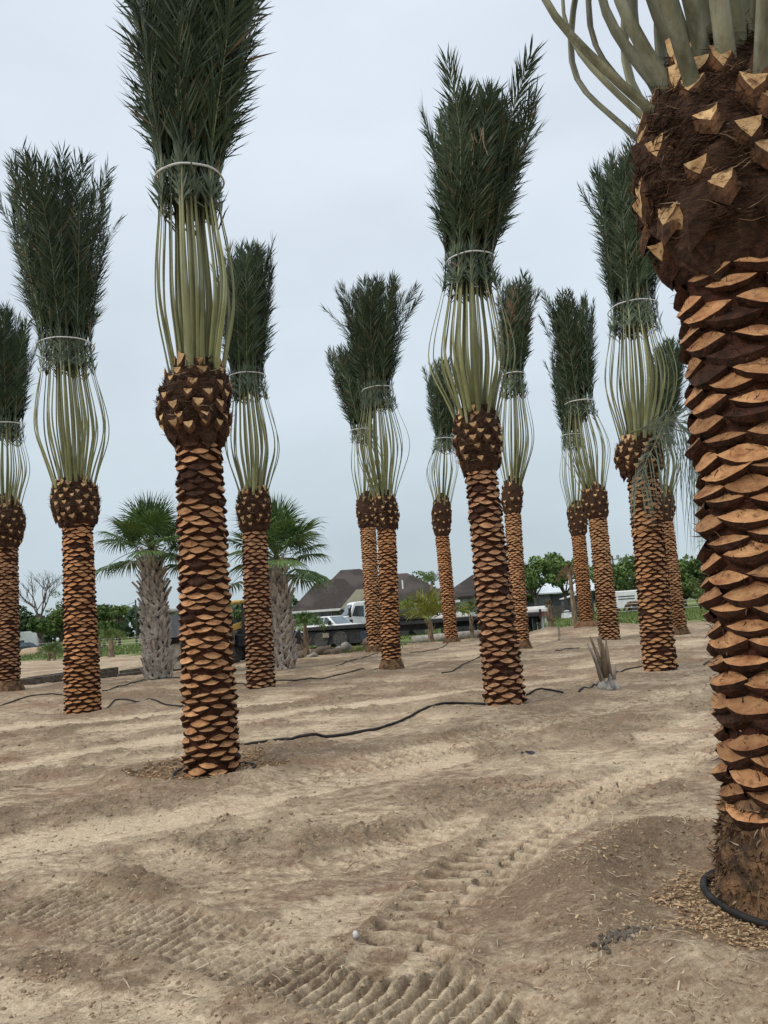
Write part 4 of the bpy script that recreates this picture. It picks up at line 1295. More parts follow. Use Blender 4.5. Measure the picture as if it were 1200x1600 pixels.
def tree(px, Y, top_py, w_px, label, cat='tree', group='trees behind the field', m='leaf_mid', n=2600, seed=1, trunk=.25, name='tree', nl=14, base_py=None, leaf=.17, flat=.7, clear=.35, lean=0):
    rng = np.random.default_rng(seed); rnd = random.Random(seed)
    g = gat(px, 960, Y)
    top = at(px, top_py, Y)
    H = top[2] - g[2]; Wd = w_px * mpp(top)
    root = empty(name, g)
    tag(root, label, cat, group)
    z0 = H * clear
    cen = []; rad = []
    for i in range(nl):
        a = rnd.uniform(0, 2 * PI); u = rnd.random() ** .5
        zz = z0 + (H - z0) * rnd.uniform(.22, .86)
        prof = math.sin(PI * min(1, max(.12, (zz - z0) / (H - z0) * .82 + .14))) ** .6
        r_ = Wd / 2 * .72 * u * prof
        cen.append((math.cos(a) * r_ + lean * zz, math.sin(a) * r_, zz)); rad.append(min(Wd * .30, (H - z0) * .34) * rnd.uniform(.5, 1.05) * (.7 + .3 * prof))
    cen = np.array(cen); rad = np.array(rad)
    # small outlying tufts roughen the outline
    ex = nl * 3
    k = rng.choice(nl, ex); dd = norm(rng.normal(size=(ex, 3)))
    c2 = cen[k] + dd * (rad[k] * .95)[:, None] * np.array([1, 1, flat]); r2 = rad[k] * rng.uniform(.18, .4, ex)
    V1, F1 = leaf_cloud(rng, np.vstack([cen, c2]), np.concatenate([rad, r2]), n, leaf, flat)
    link('crown', np_mesh('crown', V1, [(F1, 0)], [M[m]]), root)
    mb = MB()
    fork = H * clear * .8
    mb.tube([(0, 0, -.2), (.03 * H * rnd.uniform(-1, 1), 0, fork * .6), (lean * fork, 0, fork + .1)], [trunk, trunk * .8, trunk * .62], 8)
    for i in range(min(nl, 9)):
        c = cen[i]
        mid = (c[0] * .45, c[1] * .45, fork + (c[2] - fork) * .55)
        mb.tube([(lean * fork, 0, fork * .92), mid, tuple(c)], [trunk * .5, trunk * .3, trunk * .10], 5)
    mb.build('trunk', M['bark_grey'], root, smooth=True)
    return root

def bare_branches(mb, rnd, p, d, L, r, depth, maxd, tips):
    q = p + d * L
    k = p + d * L * .5 + Vector((rnd.uniform(-1, 1), rnd.uniform(-1, 1), rnd.uniform(-.4, .6))) * L * .06
    mb.tube([p, k, q], [r, r * .85, r * .68], 5 if depth < 3 else 3, cap=False)
    if depth >= maxd:
        tips.append(q); return
    for i in range(3 if depth < 4 else 2):
        a = Vector((rnd.uniform(-1, 1), rnd.uniform(-1, 1), rnd.uniform(-.15, .9)))
        nd = (d * rnd.uniform(.7, 1.1) + a.normalized() * rnd.uniform(.45, .8)).normalized()
        bare_branches(mb, rnd, q if i else k + (q - k) * .6, nd, L * rnd.uniform(.6, .85), r * .62, depth + 1, maxd, tips)

# bare tree with a few leafy twigs
g = gat(64, 1010, 105)
top = at(62, 900, 105)
root = empty('bare_tree', g)
tag(root, 'tall almost leafless tree rising above the green trees at the far left', 'tree')
rnd = random.Random(8); mb = MB(); tips = []
H = top[2] - g[2]
mb.tube([(0, 0, -.3), (.05, 0, H * .25), (-.02, 0, H * .5)], [.36, .28, .2], 8)
for dx, l in ((-.55, .22), (.05, .27), (.45, .2), (-.2, .2)):
    bare_branches(mb, rnd, Vector((0, 0, H * rnd.uniform(.36, .48))), Vector((dx, rnd.uniform(-.3, .3), 1)).normalized(), H * l, .12, 1, 5, tips)
mb.build('trunk', M['bark_grey'], root)
rng = np.random.default_rng(9)
c = np.array([[H * .28, 0, H * .60], [H * .36, .4, H * .74], [H * .22, -.2, H * .74], [H * .14, 0, H * .5]])
V, F = leaf_cloud(rng, c, np.array([.8, .75, .7, .9]), 420, .13)
link('crown', np_mesh('crown', V, [(F, 0)], [M['leaf_mid']]), root)

TREES = [
 (22, 112, 935, 46, 'dark conifer-like tree right behind the white trailer at the far left', 'leaf_dark', 2200),
 (48, 108, 958, 44, 'dark green tree in front of the bare tree, left side', 'leaf_dark', 2200),
 (62, 98, 962, 34, 'round green tree whose pale trunk stands before the bare tree', 'leaf_mid', 1800),
 (93, 110, 948, 62, 'broad green tree between the bare tree and the second date palm', 'leaf_mid', 2600),
 (163, 112, 942, 48, 'green tree to the right of the second date palm with a full dome', 'leaf_mid', 2200),
 (186, 116, 947, 40, 'open crowned thin tree left of the first fan palm', 'leaf_light', 900),
 (306, 120, 962, 70, 'far tree behind the tall near date palm trunk', 'leaf_mid', 1600),
 (372, 112, 952, 50, 'green tree seen through the backhoe cab', 'leaf_mid', 1600),
 (-40, 104, 935, 80, 'green tree beyond the left edge of the scene', 'leaf_mid', 1800),
 (652, 118, 884, 66, 'tree standing behind the brown roof with gaps in its crown', 'leaf_mid', 2200),
 (770, 105, 896, 50, 'tree behind the right part of the house roof', 'leaf_light', 1200),
 (838, 80, 868, 102, 'broad tree in front of the grey barn, left of its pair', 'leaf_mid', 3600),
 (886, 82, 862, 97, 'spreading tree with forked trunk in front of the grey barn, right of its pair', 'leaf_mid', 3600),
 (968, 98, 876, 62, 'green tree beside the utility pole', 'leaf_mid', 2200),
 (1000, 104, 868, 81, 'tall tree behind the horse trailer', 'leaf_mid', 2200),
 (925, 108, 882, 81, 'green tree showing between the overlapping pair of date palms', 'leaf_mid', 1800),
 (952, 104, 886, 59, 'low green tree right of the overlapping pair of date palms', 'leaf_mid', 1500),
 (1024, 100, 880, 81, 'green tree behind the palm with the hanging frond', 'leaf_mid', 1800),
 (1074, 108, 874, 94, 'rounded tree just right of the thin hidden date palm', 'leaf_mid', 2400),
 (812, 96, 880, 67, 'green tree right behind the palm with dry leaf ends', 'leaf_mid', 1800),
 (1052, 100, 876, 89, 'tree behind the thin hidden date palm', 'leaf_mid', 2200),
 (1095, 96, 864, 94, 'tree filling the gap left of the huge near trunk', 'leaf_mid', 3000),
 (1150, 98, 864, 80, 'green tree hidden behind the huge near trunk', 'leaf_mid', 1600),
 (1230, 98, 860, 90, 'green tree beyond the right edge of the scene', 'leaf_mid', 1600),
]
for i, (px, Y, ty, w, lb, m_, n_) in enumerate(TREES):
    tree(px, Y, ty, w, lb, m=m_, n=n_, seed=100 + i, leaf=.17 if Y < 90 else .22, clear={1: .45, 2: .45, 5: .46, 11: .46, 12: .46}.get(i, .18), nl=14 if n_ > 1000 else 9,
         trunk=.22 if i in (11, 12) else .25, flat=.8 if m_ == 'leaf_dark' else .7)
tree(1096, 62, 898, 34, 'thin pale green sapling on the field edge left of the huge near trunk', m='leaf_light', n=900, seed=140, leaf=.09, clear=.1, trunk=.05, nl=9, group='saplings and bushes on the field')
tree(634, 62, 926, 40, 'round green bush behind the black tarpaulin bundle', 'bush', m='leaf_mid', n=1700, seed=141, leaf=.10, clear=.02, trunk=.06, nl=9, group='saplings and bushes on the field', name='bush')
tree(381, 88, 955, 30, 'small bush behind the backhoe', 'bush', m='leaf_mid', n=500, seed=142, leaf=.1, clear=.02, trunk=.05, nl=5, group='saplings and bushes on the field', name='bush')

# far-off wood closing the horizon
rng = np.random.default_rng(77)
n = 13000
ang = rng.uniform(-1.15, 1.15, n)
rad = 235 + rng.uniform(0, 30, n)
hh = 8.0 + 2.6 * vnoise(ang * 40, ang * 0, seed=5) + 1.6 * vnoise(ang * 150, ang * 0, seed=6)
zz = rng.uniform(0, 1, n) ** .7 * hh
p = np.stack([rad * np.sin(ang), rad * np.cos(ang), zz], -1)
a = norm(rng.normal(size=(n, 3))); b = norm(np.cross(a, rng.normal(size=(n, 3))))
s_ = rng.uniform(.7, 1.8, (n, 1))
V = np.stack([p - a * s_, p - b * s_ * .7, p + a * s_, p + b * s_ * .7], 1).reshape(-1, 3)
tag(link('distant_wood', np_mesh('distant_wood', V, [(np.arange(n)[:, None] * 4 + np.array([[0, 1, 2, 3]]), 0)], [M['far_wood']])),
    'low dark green line of woods along the horizon', 'wood', kind='stuff')

# ---------------------------------------------------------------- small palms on the field
def small_palm(px, base_py, Y, top_py, label, kind='pinnate', col='sabal_leaf', R=.6, n=12, tr=.12, seed=1, trunk_h=.5, droop=.5):
    rng = np.random.default_rng(seed); rnd = random.Random(seed)
    g = gat(px, base_py, Y)
    H = at(px, top_py, Y)[2] - g[2]
    root = empty('young_palm', g)
    tag(root, label, 'small palm', 'small palms planted in the field')
    th = H * trunk_h
    zs = np.linspace(-.05, th, 7)
    lathe_np(zs, np.zeros((7, 2)), np.full(7, tr) * np.array([1.2, 1.1, 1, .95, .9, .85, .6]), 10, .12, 6, seed, 'trunk', [M['stump_brown']], root)
    mb = MB()
    for k in range(12):
        a = rnd.uniform(0, 2 * PI); z = th * rnd.uniform(.2, 1)
        o = (math.cos(a) * tr, math.sin(a) * tr)
        mb.tube([(o[0], o[1], z), (o[0] * 2.0, o[1] * 2.0, z + .22)], [.035, .012], 4)
    mb.build('leaf_base', M['stump_brown'], root)
    for q in range(n):
        phi = q * 2.39996; el = math.radians(84 - 60 * (q + .5) / n)
        d = np.array([math.cos(phi) * math.cos(el), math.sin(phi) * math.cos(el), math.sin(el)])
        b = np.array([0, 0, th])
        if kind == 'fan':
            fan_leaf(rng, b, d, (H - th) * .45, R, 'fan_leaf', root, droop=droop, seg=20)
        else:
            L = (H - th) * 1.12
            c = [b + d * L * t + np.array([0, 0, -droop * L * .5 * t * t]) for t in (0, .33, .66, 1)]
            frond(rng, c, .02, .012, .4, 60, L * .26, 'frond', root, [b + np.array([0, 1, 0]), b + np.array([0, 1, 0])], .1, [M['sabal_petiole'], M[col], M[col], M[col]], lw=.014)
    return root
small_palm(479, 1022, 31.5, 940, 'small shaggy palm in the rubble in front of the flatbed left end', 'pinnate', 'sabal_leaf', n=18, seed=201, droop=1.3, tr=.11, trunk_h=.58)
small_palm(674, 1000, 37, 908, 'small palm with bright yellow-green leaves before the middle of the flatbed', 'pinnate', 'leaf_yellow', n=16, seed=202, trunk_h=.36, tr=.13, droop=.7)
small_palm(738, 996, 37.5, 925, 'small thin palm just left of the large right of centre date palm', 'pinnate', 'leaf_light', n=9, seed=203, trunk_h=.5, tr=.09, droop=.9)
small_palm(862, 984, 37, 936, 'stubby brown cut-back palm behind the flatbed rear corner', 'pinnate', 'leaflet_dry', n=5, seed=204, trunk_h=.8, tr=.12, droop=.2)
small_palm(174, 1018, 56, 970, 'small pale palm on the grass right of the second date palm', 'pinnate', 'leaf_light', n=16, seed=205, trunk_h=.5, tr=.22, droop=1.2)
small_palm(154, 1014, 62, 974, 'small palm on the grass touching the second date palm trunk', 'pinnate', 'leaf_light', n=14, seed=206, trunk_h=.5, tr=.22, droop=1.1)
small_palm(76, 1017, 58, 998, 'low leafy palm clump on the grass, left one of two', 'pinnate', 'leaf_mid', n=9, seed=207, trunk_h=.35, tr=.12, droop=1)
small_palm(85, 1016, 58, 994, 'low leafy palm clump on the grass, right one of two', 'pinnate', 'leaf_mid', n=9, seed=208, trunk_h=.35, tr=.12, droop=1)
small_palm(678, 962, 70, 892, 'slender tall palm standing behind the house roof beside the distant date palm', 'pinnate', 'leaf_light', n=10, seed=209, trunk_h=.8, tr=.16, droop=.3)
small_palm(899, 980, 44, 866, 'rough grey palm trunk with brown dead leaves, touching the overlapping pair of date palms', 'pinnate', 'leaflet_dry', n=12, seed=210, trunk_h=.8, tr=.13, droop=2.4)

# cut stump with stalks near the right of centre
c = ong(950, 1078)
root = empty('cut_palm_stump', c)
tag(root, 'grey bulbous palm stump with bare cut stalks on the dirt by the hose', 'palm stump')
k = mpp(c)
mb = MB()
for (x, w, h, zc) in ((-8, 9, 12, 8), (5, 9, 12, 9), (-1, 12, 7, 4), (13, 5, 6, 5)):
    prof = [(w * k * .55, 0), (w * k * 1.0, h * k * .35), (w * k * .95, h * k * .8), (w * k * .45, h * k * 1.5), (w * k * .15, h * k * 2.2)]
    mb.lathe(prof, (x * k, -abs(x) * k * .3, -.02), n=12)
mb.build('bulb', M['stump_grey'], root, smooth=True)
rnd = random.Random(4)
for (x0, z0, x1, z1, w) in ((-8, 16, -27, 74, 3.0), (-5, 18, -20, 84, 3.2), (-2, 20, -8, 86, 3.4), (1, 20, -3, 80, 3.6), (3, 18, 2, 72, 3.4), (6, 18, 6, 66, 3.2), (10, 16, 13, 40, 2.6), (-10, 14, -24, 66, 2.4), (2, 20, 9, 78, 2.8), (0, 20, -14, 76, 2.6)):
    y0 = rnd.uniform(-.08, .08)
    mb = MB()
    mb.tube([(x0 * k, y0, z0 * k), ((x0 * .6 + x1 * .4) * k, y0 * 1.5, (z0 * .5 + z1 * .5) * k), (x1 * k, y0 * 2.5, z1 * k)], [w * k * 1.2, w * k * .8, w * k * .45], 6)
    mb.build('stalk', M['stump_grey'] if rnd.random() < .15 else M['stump_brown'], root, smooth=True)

# ---------------------------------------------------------------- buildings
def window(parent, x, y, z, w, h, frame=None):
    f = MB()
    t = .09
    for dx, dz, sx, sz in ((0, h / 2, w + t, t), (0, -h / 2, w + t, t), (-w / 2, 0, t, h), (w / 2, 0, t, h), (0, 0, .05, h)):
        f.box((x + dx, y - .05, z + dz), (sx, .10, sz))
    fo = f.build('window', frame or M['white_trim'], parent)
    MB().box((x, y - .015, z), (w, .03, h)).build('pane', M['glass'], fo)

def hip(mb, x0, x1, y0, y1, ze, ra, rb, zr, m=0, ov=.0, th=.22):
    ry = (y0 + y1) / 2
    V = [(x0, y0, ze), (x1, y0, ze), (x1, y1, ze), (x0, y1, ze), (ra, ry, zr), (rb, ry, zr)]
    Vb = [(x0, y0, ze - th), (x1, y0, ze - th), (x1, y1, ze - th), (x0, y1, ze - th)]
    mb.add(V + Vb, [(0, 1, 5, 4), (1, 2, 5), (2, 3, 4, 5), (3, 0, 4), (6, 7, 1, 0), (7, 8, 2, 1), (8, 9, 3, 2), (9, 6, 0, 3), (9, 8, 7, 6)], m)

def PX(px, Y, py=950): return float(at(px, py, Y)[0])
def PZ(px, py, Y): return float(at(px, py, Y)[2])
YH = 84.0
root = empty('brown_roofed_house', (0, YH, hz(-2, YH)))
tag(root, 'large house with steep dark brown hipped roof behind the flatbed and pickup', 'house')
x0, x1 = PX(455, YH), PX(706, YH)
ze = PZ(500, 953, YH)
mb = MB(); mb.box(((x0 + x1) / 2 + .2, 8, ze / 2), (x1 - x0 - 1.2, 13.6, ze - .02)); mb.build('wall', M['wall_grey'], root)
mb = MB()
hip(mb, x0 + 1.0, x1, 0.02, 16, ze + .02, PX(536, YH + 8), PX(566, YH + 8), PZ(550, 890, YH + 8))
mb.build('roof', M['roof'], root)
mb = MB()
hip(mb, x0, PX(590, YH), -1.6, 7.6, ze, PX(499, YH + 3), PX(540, YH + 3), PZ(503, 907, YH + 3))
rf = mb.build('roof', M['roof'], root)
mb = MB()
hip(mb, PX(560, YH), x1 + .8, -1.2, 13, ze + .01, PX(604, YH + 6), PX(640, YH + 6), PZ(620, 897, YH + 6))
mb.build('roof', M['roof'], root)
mb = MB(); mb.box(((x0 + x1) / 2 + .4, -1.72, ze - .14), (x1 - x0 + .8, .16, .24)); mb.build('gutter', M['white_trim'], root)
# tan gabled dormer by the truck cab
mb = MB()
gx, gy = PX(566, YH - 2), -2.2
zt_ = PZ(566, 921, YH - 2); zb_ = ze - .1
mb.add([(gx - 2.3, gy, zb_), (gx + 2.3, gy, zb_), (gx + .5, gy, zt_), (gx - .5, gy, zt_), (gx - 2.3, 2, zb_), (gx + 2.3, 2, zb_), (gx + .5, 3, zt_), (gx - .5, 3, zt_)],
       [(0, 1, 2, 3), (1, 5, 6, 2), (3, 2, 6, 7), (4, 0, 3, 7)])
mb.build('dormer', M['wall_tan'], root)
for px in (470, 495, 509, 585, 612, 650, 680):
    window(root, PX(px, YH), 1.2 - .0, PZ(px, 958, YH) - .35, .95, 1.25)
mb = MB(); mb.tube([(PX(632, YH), 1, PZ(632, 920, YH)), (PX(632, YH), 1, PZ(632, 906, YH))], .09, 8); mb.build('vent_pipe', M['white_trim'], root)
# second roof, further right
root = empty('neighbour_house', (PX(760, 92), 92, hz(12, 92)))
tag(root, 'dark roofed house partly hidden behind the large right of centre date palm', 'house')
zE = PZ(740, 934, 92)
mb = MB(); mb.box((0, 5, zE / 2), (9.6, 9, zE)); mb.build('wall', M['wall_grey'], root)
mb = MB(); hip(mb, -5.3, 5.3, 0, 10, zE + .24, -.8, 1.5, PZ(760, 897, 97)); mb.build('roof', M['roof'], root)
window(root, -2.6, .5, 1.6, 1.1, 1.1)
# barn and small shed
Yb = 96
root = empty('metal_barn', (PX(845, Yb), Yb, 0))
tag(root, 'long grey corrugated barn with pale metal roof behind the two trees', 'barn')
zE = PZ(845, 927, Yb); zR = PZ(860, 908, Yb + 6)
mb = MB(); mb.box((-1.2, 5, zE / 2), (5.2, 9.9, zE)); mb.build('wall', M['shed_wall'], root)
mb = MB(); mb.box((4.1, 5.2, zE / 2 - .1), (5.2, 9.5, zE - .3)); mb.build('wall', M['shed_dark'], root)
mb = MB(); mb.add([(-8, -.6, zE), (7.6, -.6, zE), (7.6, 5, zR), (-8, 5, zR), (7.6, 10.6, zE), (-8, 10.6, zE), (-8, -.6, zE - .15), (7.6, -.6, zE - .15)],
                  [(0, 1, 2, 3), (3, 2, 4, 5), (6, 7, 1, 0)]); mb.build('roof', M['metal_roof'], root)
rnd = random.Random(3)
for i in range(16):
    mb = MB(); mb.box((-3.7 + i * .33, -.02, zE / 2), (.08, .06, zE - .05)); mb.build('cladding_rib', M['shed_wall'], root)
mb = MB(); mb.box((1.35, -.04, zE / 2 - .1), (.14, .14, zE - .2)); mb.build('post', M['black'], root)
mb = MB(); mb.box((-6.0, 5.2, zE / 2 - .1), (4.2, 9.4, zE - .3)); mb.build('wall', M['wall_grey'], root)
Ys = 84
root = empty('garden_shed', (PX(899, Ys), Ys, hz(PX(899, Ys), Ys)))
tag(root, 'small dark grey shed with a white framed window beside the barn', 'shed')
w_ = 2.0; zs_ = PZ(899, 935, Ys) - root.location.z; zr_ = PZ(899, 927, Ys) - root.location.z
mb = MB(); mb.add([(-.9, 0, 0), (1.1, 0, 0), (1.1, 0, zr_), (-.9, 0, zs_), (-.9, 2.5, 0), (1.1, 2.5, 0), (1.1, 2.5, zr_), (-.9, 2.5, zs_)],
                  [(0, 1, 2, 3), (5, 4, 7, 6), (4, 0, 3, 7), (1, 5, 6, 2), (0, 4, 5, 1)]); mb.build('wall', M['shed_dark'], root)
mb = MB(); mb.bar((-1.05, 1.2, zs_ + .03), (1.25, 1.2, zr_ + .07), 2.9, .08); mb.build('roof', M['white_trim'], root)
mb = MB(); mb.box((-.92, -.04, zs_ / 2), (.08, .08, zs_)); mb.build('corner_trim', M['white_trim'], root)
window(root, .55, 0, zs_ * .68, .55, .6)
g = gat(885, 950, 80)
mb = MB(); mb.lathe([(.62, 0), (.6, .35), (.45, .62), (.2, .8), (.02, .85)], (g[0], g[1], g[2]), n=18)
tag(mb.build('white_tank', M['white'], smooth=True), 'white domed tank on the grass beside the small dark shed', 'tank')

# ---------------------------------------------------------------- fences and poles
def fence(pts, Y, h, step, label, rails=2, m='pole', wire=True):
    a = gat(pts[0], 960, Y[0]); b = gat(pts[1], 960, Y[1])
    root = empty('field_fence', a)
    tag(root, label, 'fence')
    d = b - a; L = math.hypot(d[0], d[1]); n = max(2, int(L / step))
    for i in range(n + 1):
        p = d * i / n
        mb = MB(); mb.box((p[0], p[1], h / 2 + hz(a[0] + p[0], a[1] + p[1]) - a[2]), (.09, .09, h)); mb.build('post', M[m], root)
    for k in range(rails):
        z = h * (1 - .12 - k * .8 / max(1, rails))
        mb = MB(); mb.bar((0, -.06, z), (d[0], d[1] - .06, z + d[2]), .03 if wire else .04, .03 if wire else .12)
        mb.build('wire' if wire else 'rail', M['white_trim'] if wire else M[m], root)
    return root
fence((-60, 330), (96, 96), 1.25, 4.0, 'wire fence on thin posts across the left field', 3)
fence((806, 902), (76, 80), 1.35, 2.6, 'fence with a dark top rail between the flatbed and the barn', 2, 'pole', False)
fence((945, 1140), (72, 70), 1.2, 4.5, 'thin wire fence across the right field by the grazing horse', 3)
# boarded wall of the yard behind the right fence
a = gat(812, 950, 90)
root = empty('board_fence', a)
tag(root, 'low weathered grey board fence in front of the barn', 'fence')
L = gat(902, 950, 90)[0] - a[0]
nb = int(L / .3)
me0 = None
for i in range(nb):
    mb = MB(); mb.box((0, 0, .65), (.27, .04, 1.3))
    if me0 is None:
        o = mb.build('board', M['wood_grey'], root); me0 = o.data
    else:
        o = link('board', me0, root)
    o.location = (i * .3, .0, rnd.uniform(-.03, .03))
def pole(px, py, Y, top, label, arm=False):
    g = gat(px, py, Y); H = PZ(px, top, Y) - g[2]
    root = empty('utility_pole', g); tag(root, label, 'utility pole', 'utility poles')
    mb = MB(); mb.tube([(0, 0, -.2), (0, 0, H)], [.16, .11], 8); mb.build('post', M['pole'], root)
    if arm:
        mb = MB(); mb.box((.5, 0, H - .5), (1.8, .12, .12)); mb.build('crossarm', M['pole'], root)
        mb = MB(); mb.lathe([(.1, -.25), (.22, -.2), (.22, .2), (.1, .25)], (.75, -.1, H - .15), n=10); mb.build('street_lamp', M['wall_grey'], root)
pole(213, 990, 118, 937, 'thin bare utility pole left of the first fan palm')
pole(965, 945, 112, 868, 'utility pole with a short arm between the right hand date palms', True)
root = empty('overhead_wire', (0, 118, 0)); tag(root, 'thin overhead wire sagging left from the bare utility pole', 'wire')
mb = MB(); a = at(213, 940, 118); b = at(120, 962, 140)
mb.tube([tuple(a - np.array([0, 118, 0])), tuple((a + b) / 2 - np.array([0, 118, .8])), tuple(b - np.array([0, 118, 0]))], .035, 4)
mb.build('cable', M['black'], root)

# ---------------------------------------------------------------- vehicles
def wheel(parent, x, y, r, w, rim='steel_dirty', name='wheel', axis='y'):
    mb = MB()
    mb.lathe([(r * .56, -w / 2), (r * .93, -w / 2), (r, -w * .36), (r, w * .36), (r * .93, w / 2), (r * .56, w / 2)], (x, y, r), axis, 22)
    wo_ = mb.build(name, M['rubber'], parent)
    mb = MB()
    mb.lathe([(r * .57, -w * .4), (r * .46, -w * .22), (r * .16, -w * .3), (r * .02, -w * .42)], (x, y, r), axis, 18)
    mb.lathe([(r * .57, w * .4), (r * .46, w * .22), (r * .16, w * .3), (r * .02, w * .42)], (x, y, r), axis, 18)
    mb.build('rim', M[rim], wo_)
    return wo_

def veh(name, px, Y, label, cat, fwd_deg, dz=0.0):
    """vehicle frame: x forward, y left; fwd_deg = heading, 0 is to the right of the picture, 90 away"""
    g = gat(px, 980, Y); g[2] += dz
    r = empty(name, g, math.radians(fwd_deg))
    tag(r, label, cat)
    return r

# white pickup, nose to the right and a little towards the camera
r = veh('pickup_truck', 520, 54, 'white pickup truck with its cab and bonnet showing above the flatbed deck', 'pickup truck', -38)
mb = MB(); mb.prism([(-2.9, .55), (2.75, .55), (2.85, .8), (2.8, 1.12), (1.35, 1.24), (.9, 1.28), (-.95, 1.28), (-2.9, 1.28)], -.98, .98)
mb.build('body', M['white'], r, bevel=.06)
mb = MB()
mb.add([(-1.05, -.9, 1.27), (1.05, -.9, 1.27), (.3, -.72, 1.84), (-.85, -.74, 1.86), (-1.05, .9, 1.27), (1.05, .9, 1.27), (.3, .72, 1.84), (-.85, .74, 1.86)],
       [(0, 1, 2, 3), (5, 4, 7, 6), (1, 5, 6, 2), (4, 0, 3, 7), (3, 2, 6, 7)])
mb.build('cab', M['white'], r, bevel=.03)
mb = MB(); mb.add([(1.0, -.80, 1.31), (1.0, .80, 1.31), (.33, .65, 1.80), (.33, -.65, 1.80)], [(0, 1, 2, 3)])
o = mb.build('windshield', M['glass_grey'], r); o.location = (.022, 0, .012)
for s in (-1, 1):
    for (xa, xb, xc, xd) in ((-.02, .82, .22, -.02), (-.92, -.1, -.1, -.78)):
        mb = MB(); mb.add([(xa, s * .885, 1.33), (xb, s * .885, 1.33), (xc, s * .745, 1.78), (xd, s * .745, 1.78)], [(0, 1, 2, 3)])
        o = mb.build('side_window', M['glass'], r); o.location = (0, s * .02, 0)
    mb = MB(); mb.box((.75, s * 1.12, 1.38), (.14, .24, .3)); mb.build('mirror', M['black'], r, bevel=.03)
    mb = MB(); mb.box((2.83, s * .72, .98), (.06, .36, .2)); mb.build('headlight', M['glass_grey'], r)
    wheel(r, 1.85, s * .85, .41, .26); wheel(r, -1.75, s * .85, .41, .26)
mb = MB(); mb.box((2.86, 0, .92), (.05, .95, .3)); mb.build('grille', M['black'], r)

# white truck tractor, facing left
r = veh('semi_truck', 562, 57, 'white lorry cab with tall sleeper behind the flatbed, facing left', 'truck', 196)
mb = MB(); mb.prism([(-2.3, .6), (3.2, .6), (3.2, 1.5), (1.2, 1.75), (.95, 1.75), (.62, 2.62), (.4, 2.72), (-2.3, 2.78), (-2.35, 1.2)], -1.1, 1.1)
mb.build('cab', M['white'], r, bevel=.07)
mb = MB(); mb.add([(1.12, -.95, 1.8), (1.12, .95, 1.8), (.72, .9, 2.55), (.72, -.9, 2.55)], [(0, 1, 2, 3)]); mb.build('windshield', M['glass'], r)
for s in (-1, 1):
    mb = MB(); mb.add([(.78, s * 1.125, 1.72), (-.12, s * 1.125, 1.62), (-.12, s * 1.125, 2.42), (.5, s * 1.125, 2.42)], [(0, 1, 2, 3)]); mb.build('door_window', M['glass'], r)
    mb = MB(); mb.box((-1.55, s * 1.12, 2.1), (.8, .05, .72)); mb.build('sleeper_window', M['glass'], r)
    mb = MB(); mb.box((-.78, s * 1.14, 1.85), (.12, .08, 1.7)); mb.build('side_seam', M['black'], r)
    mb = MB(); mb.box((1.0, s * 1.42, 1.95), (.16, .22, .65)); mb.bar((.8, s * 1.1, 2.25), (1.0, s * 1.42, 2.2), .04); mb.build('mirror', M['black'], r)
    mb = MB(); mb.tube([(-1.3, s * 1.28, .9), (-1.3, s * 1.28, 2.6)], .06, 8); mb.build('grab_rail', M['black'], r)
    wheel(r, 2.5, s * 1.0, .5, .3)
    for x in (-3.0, -4.2): wheel(r, x, s * .9, .5, .5)
mb = MB(); mb.box((-3.4, 0, .8), (3.6, .9, .3)); mb.build('chassis', M['black'], r)
mb = MB(); mb.tube([(-.3, -.4, 2.75), (-.8, -.6, 3.15), (-1.5, -.4, 3.0)], .025, 5); mb.build('antenna', M['black'], r)

# long flatbed trailer
A = np.array([PX(463, 47.5), 47.5]); B = np.array([PX(842, 42.0), 42.0])
d = B - A; Lf = float(np.hypot(*d)); yaw = math.atan2(d[1], d[0])
gz = min(hz(*A), hz(*B))
r = empty('flatbed_trailer', (A[0], A[1], gz), yaw)
tag(r, 'long black flatbed trailer crossing behind the palms with its rear at the right', 'trailer')
DZ = 1.24
npl = 26
for i in range(npl):
    mb = MB(); xl = i * Lf / npl
    mb.box((xl + Lf / npl / 2, 1.25, DZ + .03 + rnd.uniform(-.006, .006)), (Lf / npl - .03, 2.38, .06)); mb.build('deck_plank', M['deck'], r)
for y in (.02, 2.48):
    mb = MB(); mb.box((Lf / 2, y, DZ - .03), (Lf, .08, .2)); mb.build('side_rail', M['black'], r)
for y in (.75, 1.75):
    mb = MB(); mb.box((Lf / 2, y, DZ - .28), (Lf - .6, .16, .42)); mb.build('main_beam', M['black'], r)
for i in range(14):
    mb = MB(); mb.box((.6 + i * (Lf - 1.2) / 13, 1.25, DZ - .12), (.1, 2.3, .12)); mb.build('cross_member', M['black'], r)
for x in (Lf - 1.15, Lf - 2.4):
    for y in (.28, 2.2): wheel(r, x, y, .50, .46)
for x in (1.5, 2.8):
    for y in (.35, 2.2): wheel(r, x, y, .50, .46)
mb = MB(); mb.box((2.2, 1.0, .62), (4.3, 1.6, .8)); mb.build('tool_box', M['black'], r)
mb = MB(); mb.box((4.8, .5, .6), (1.3, .8, .62)); mb.build('tool_box', M['navy'], r)
mb = MB(); mb.box((1.9, .03, .78), (.42, .05, .28)); mb.build('data_plate', M['steel_dirty'], r)
for y in (.45, 2.1):
    mb = MB(); mb.box((Lf - .45, y, .56), (.04, .72, .95)); mb.build('mud_flap', M['navy'], r)
mb = MB(); mb.box((Lf + .02, 1.25, DZ - .06), (.07, 2.5, .3)); mb.build('rear_beam', M['steel_dirty'], r)
for y in (.35, .72, 1.78, 2.15):
    mb = MB(); mb.box((Lf + .08, y, DZ - .06), (.04, .3, .14)); mb.build('tail_light', M['red'], r)
for y in (0, 2.5):
    mb = MB(); mb.box((Lf + .05, y, DZ - .02), (.12, .12, .52)); mb.build('corner_bumper', M['black'], r)
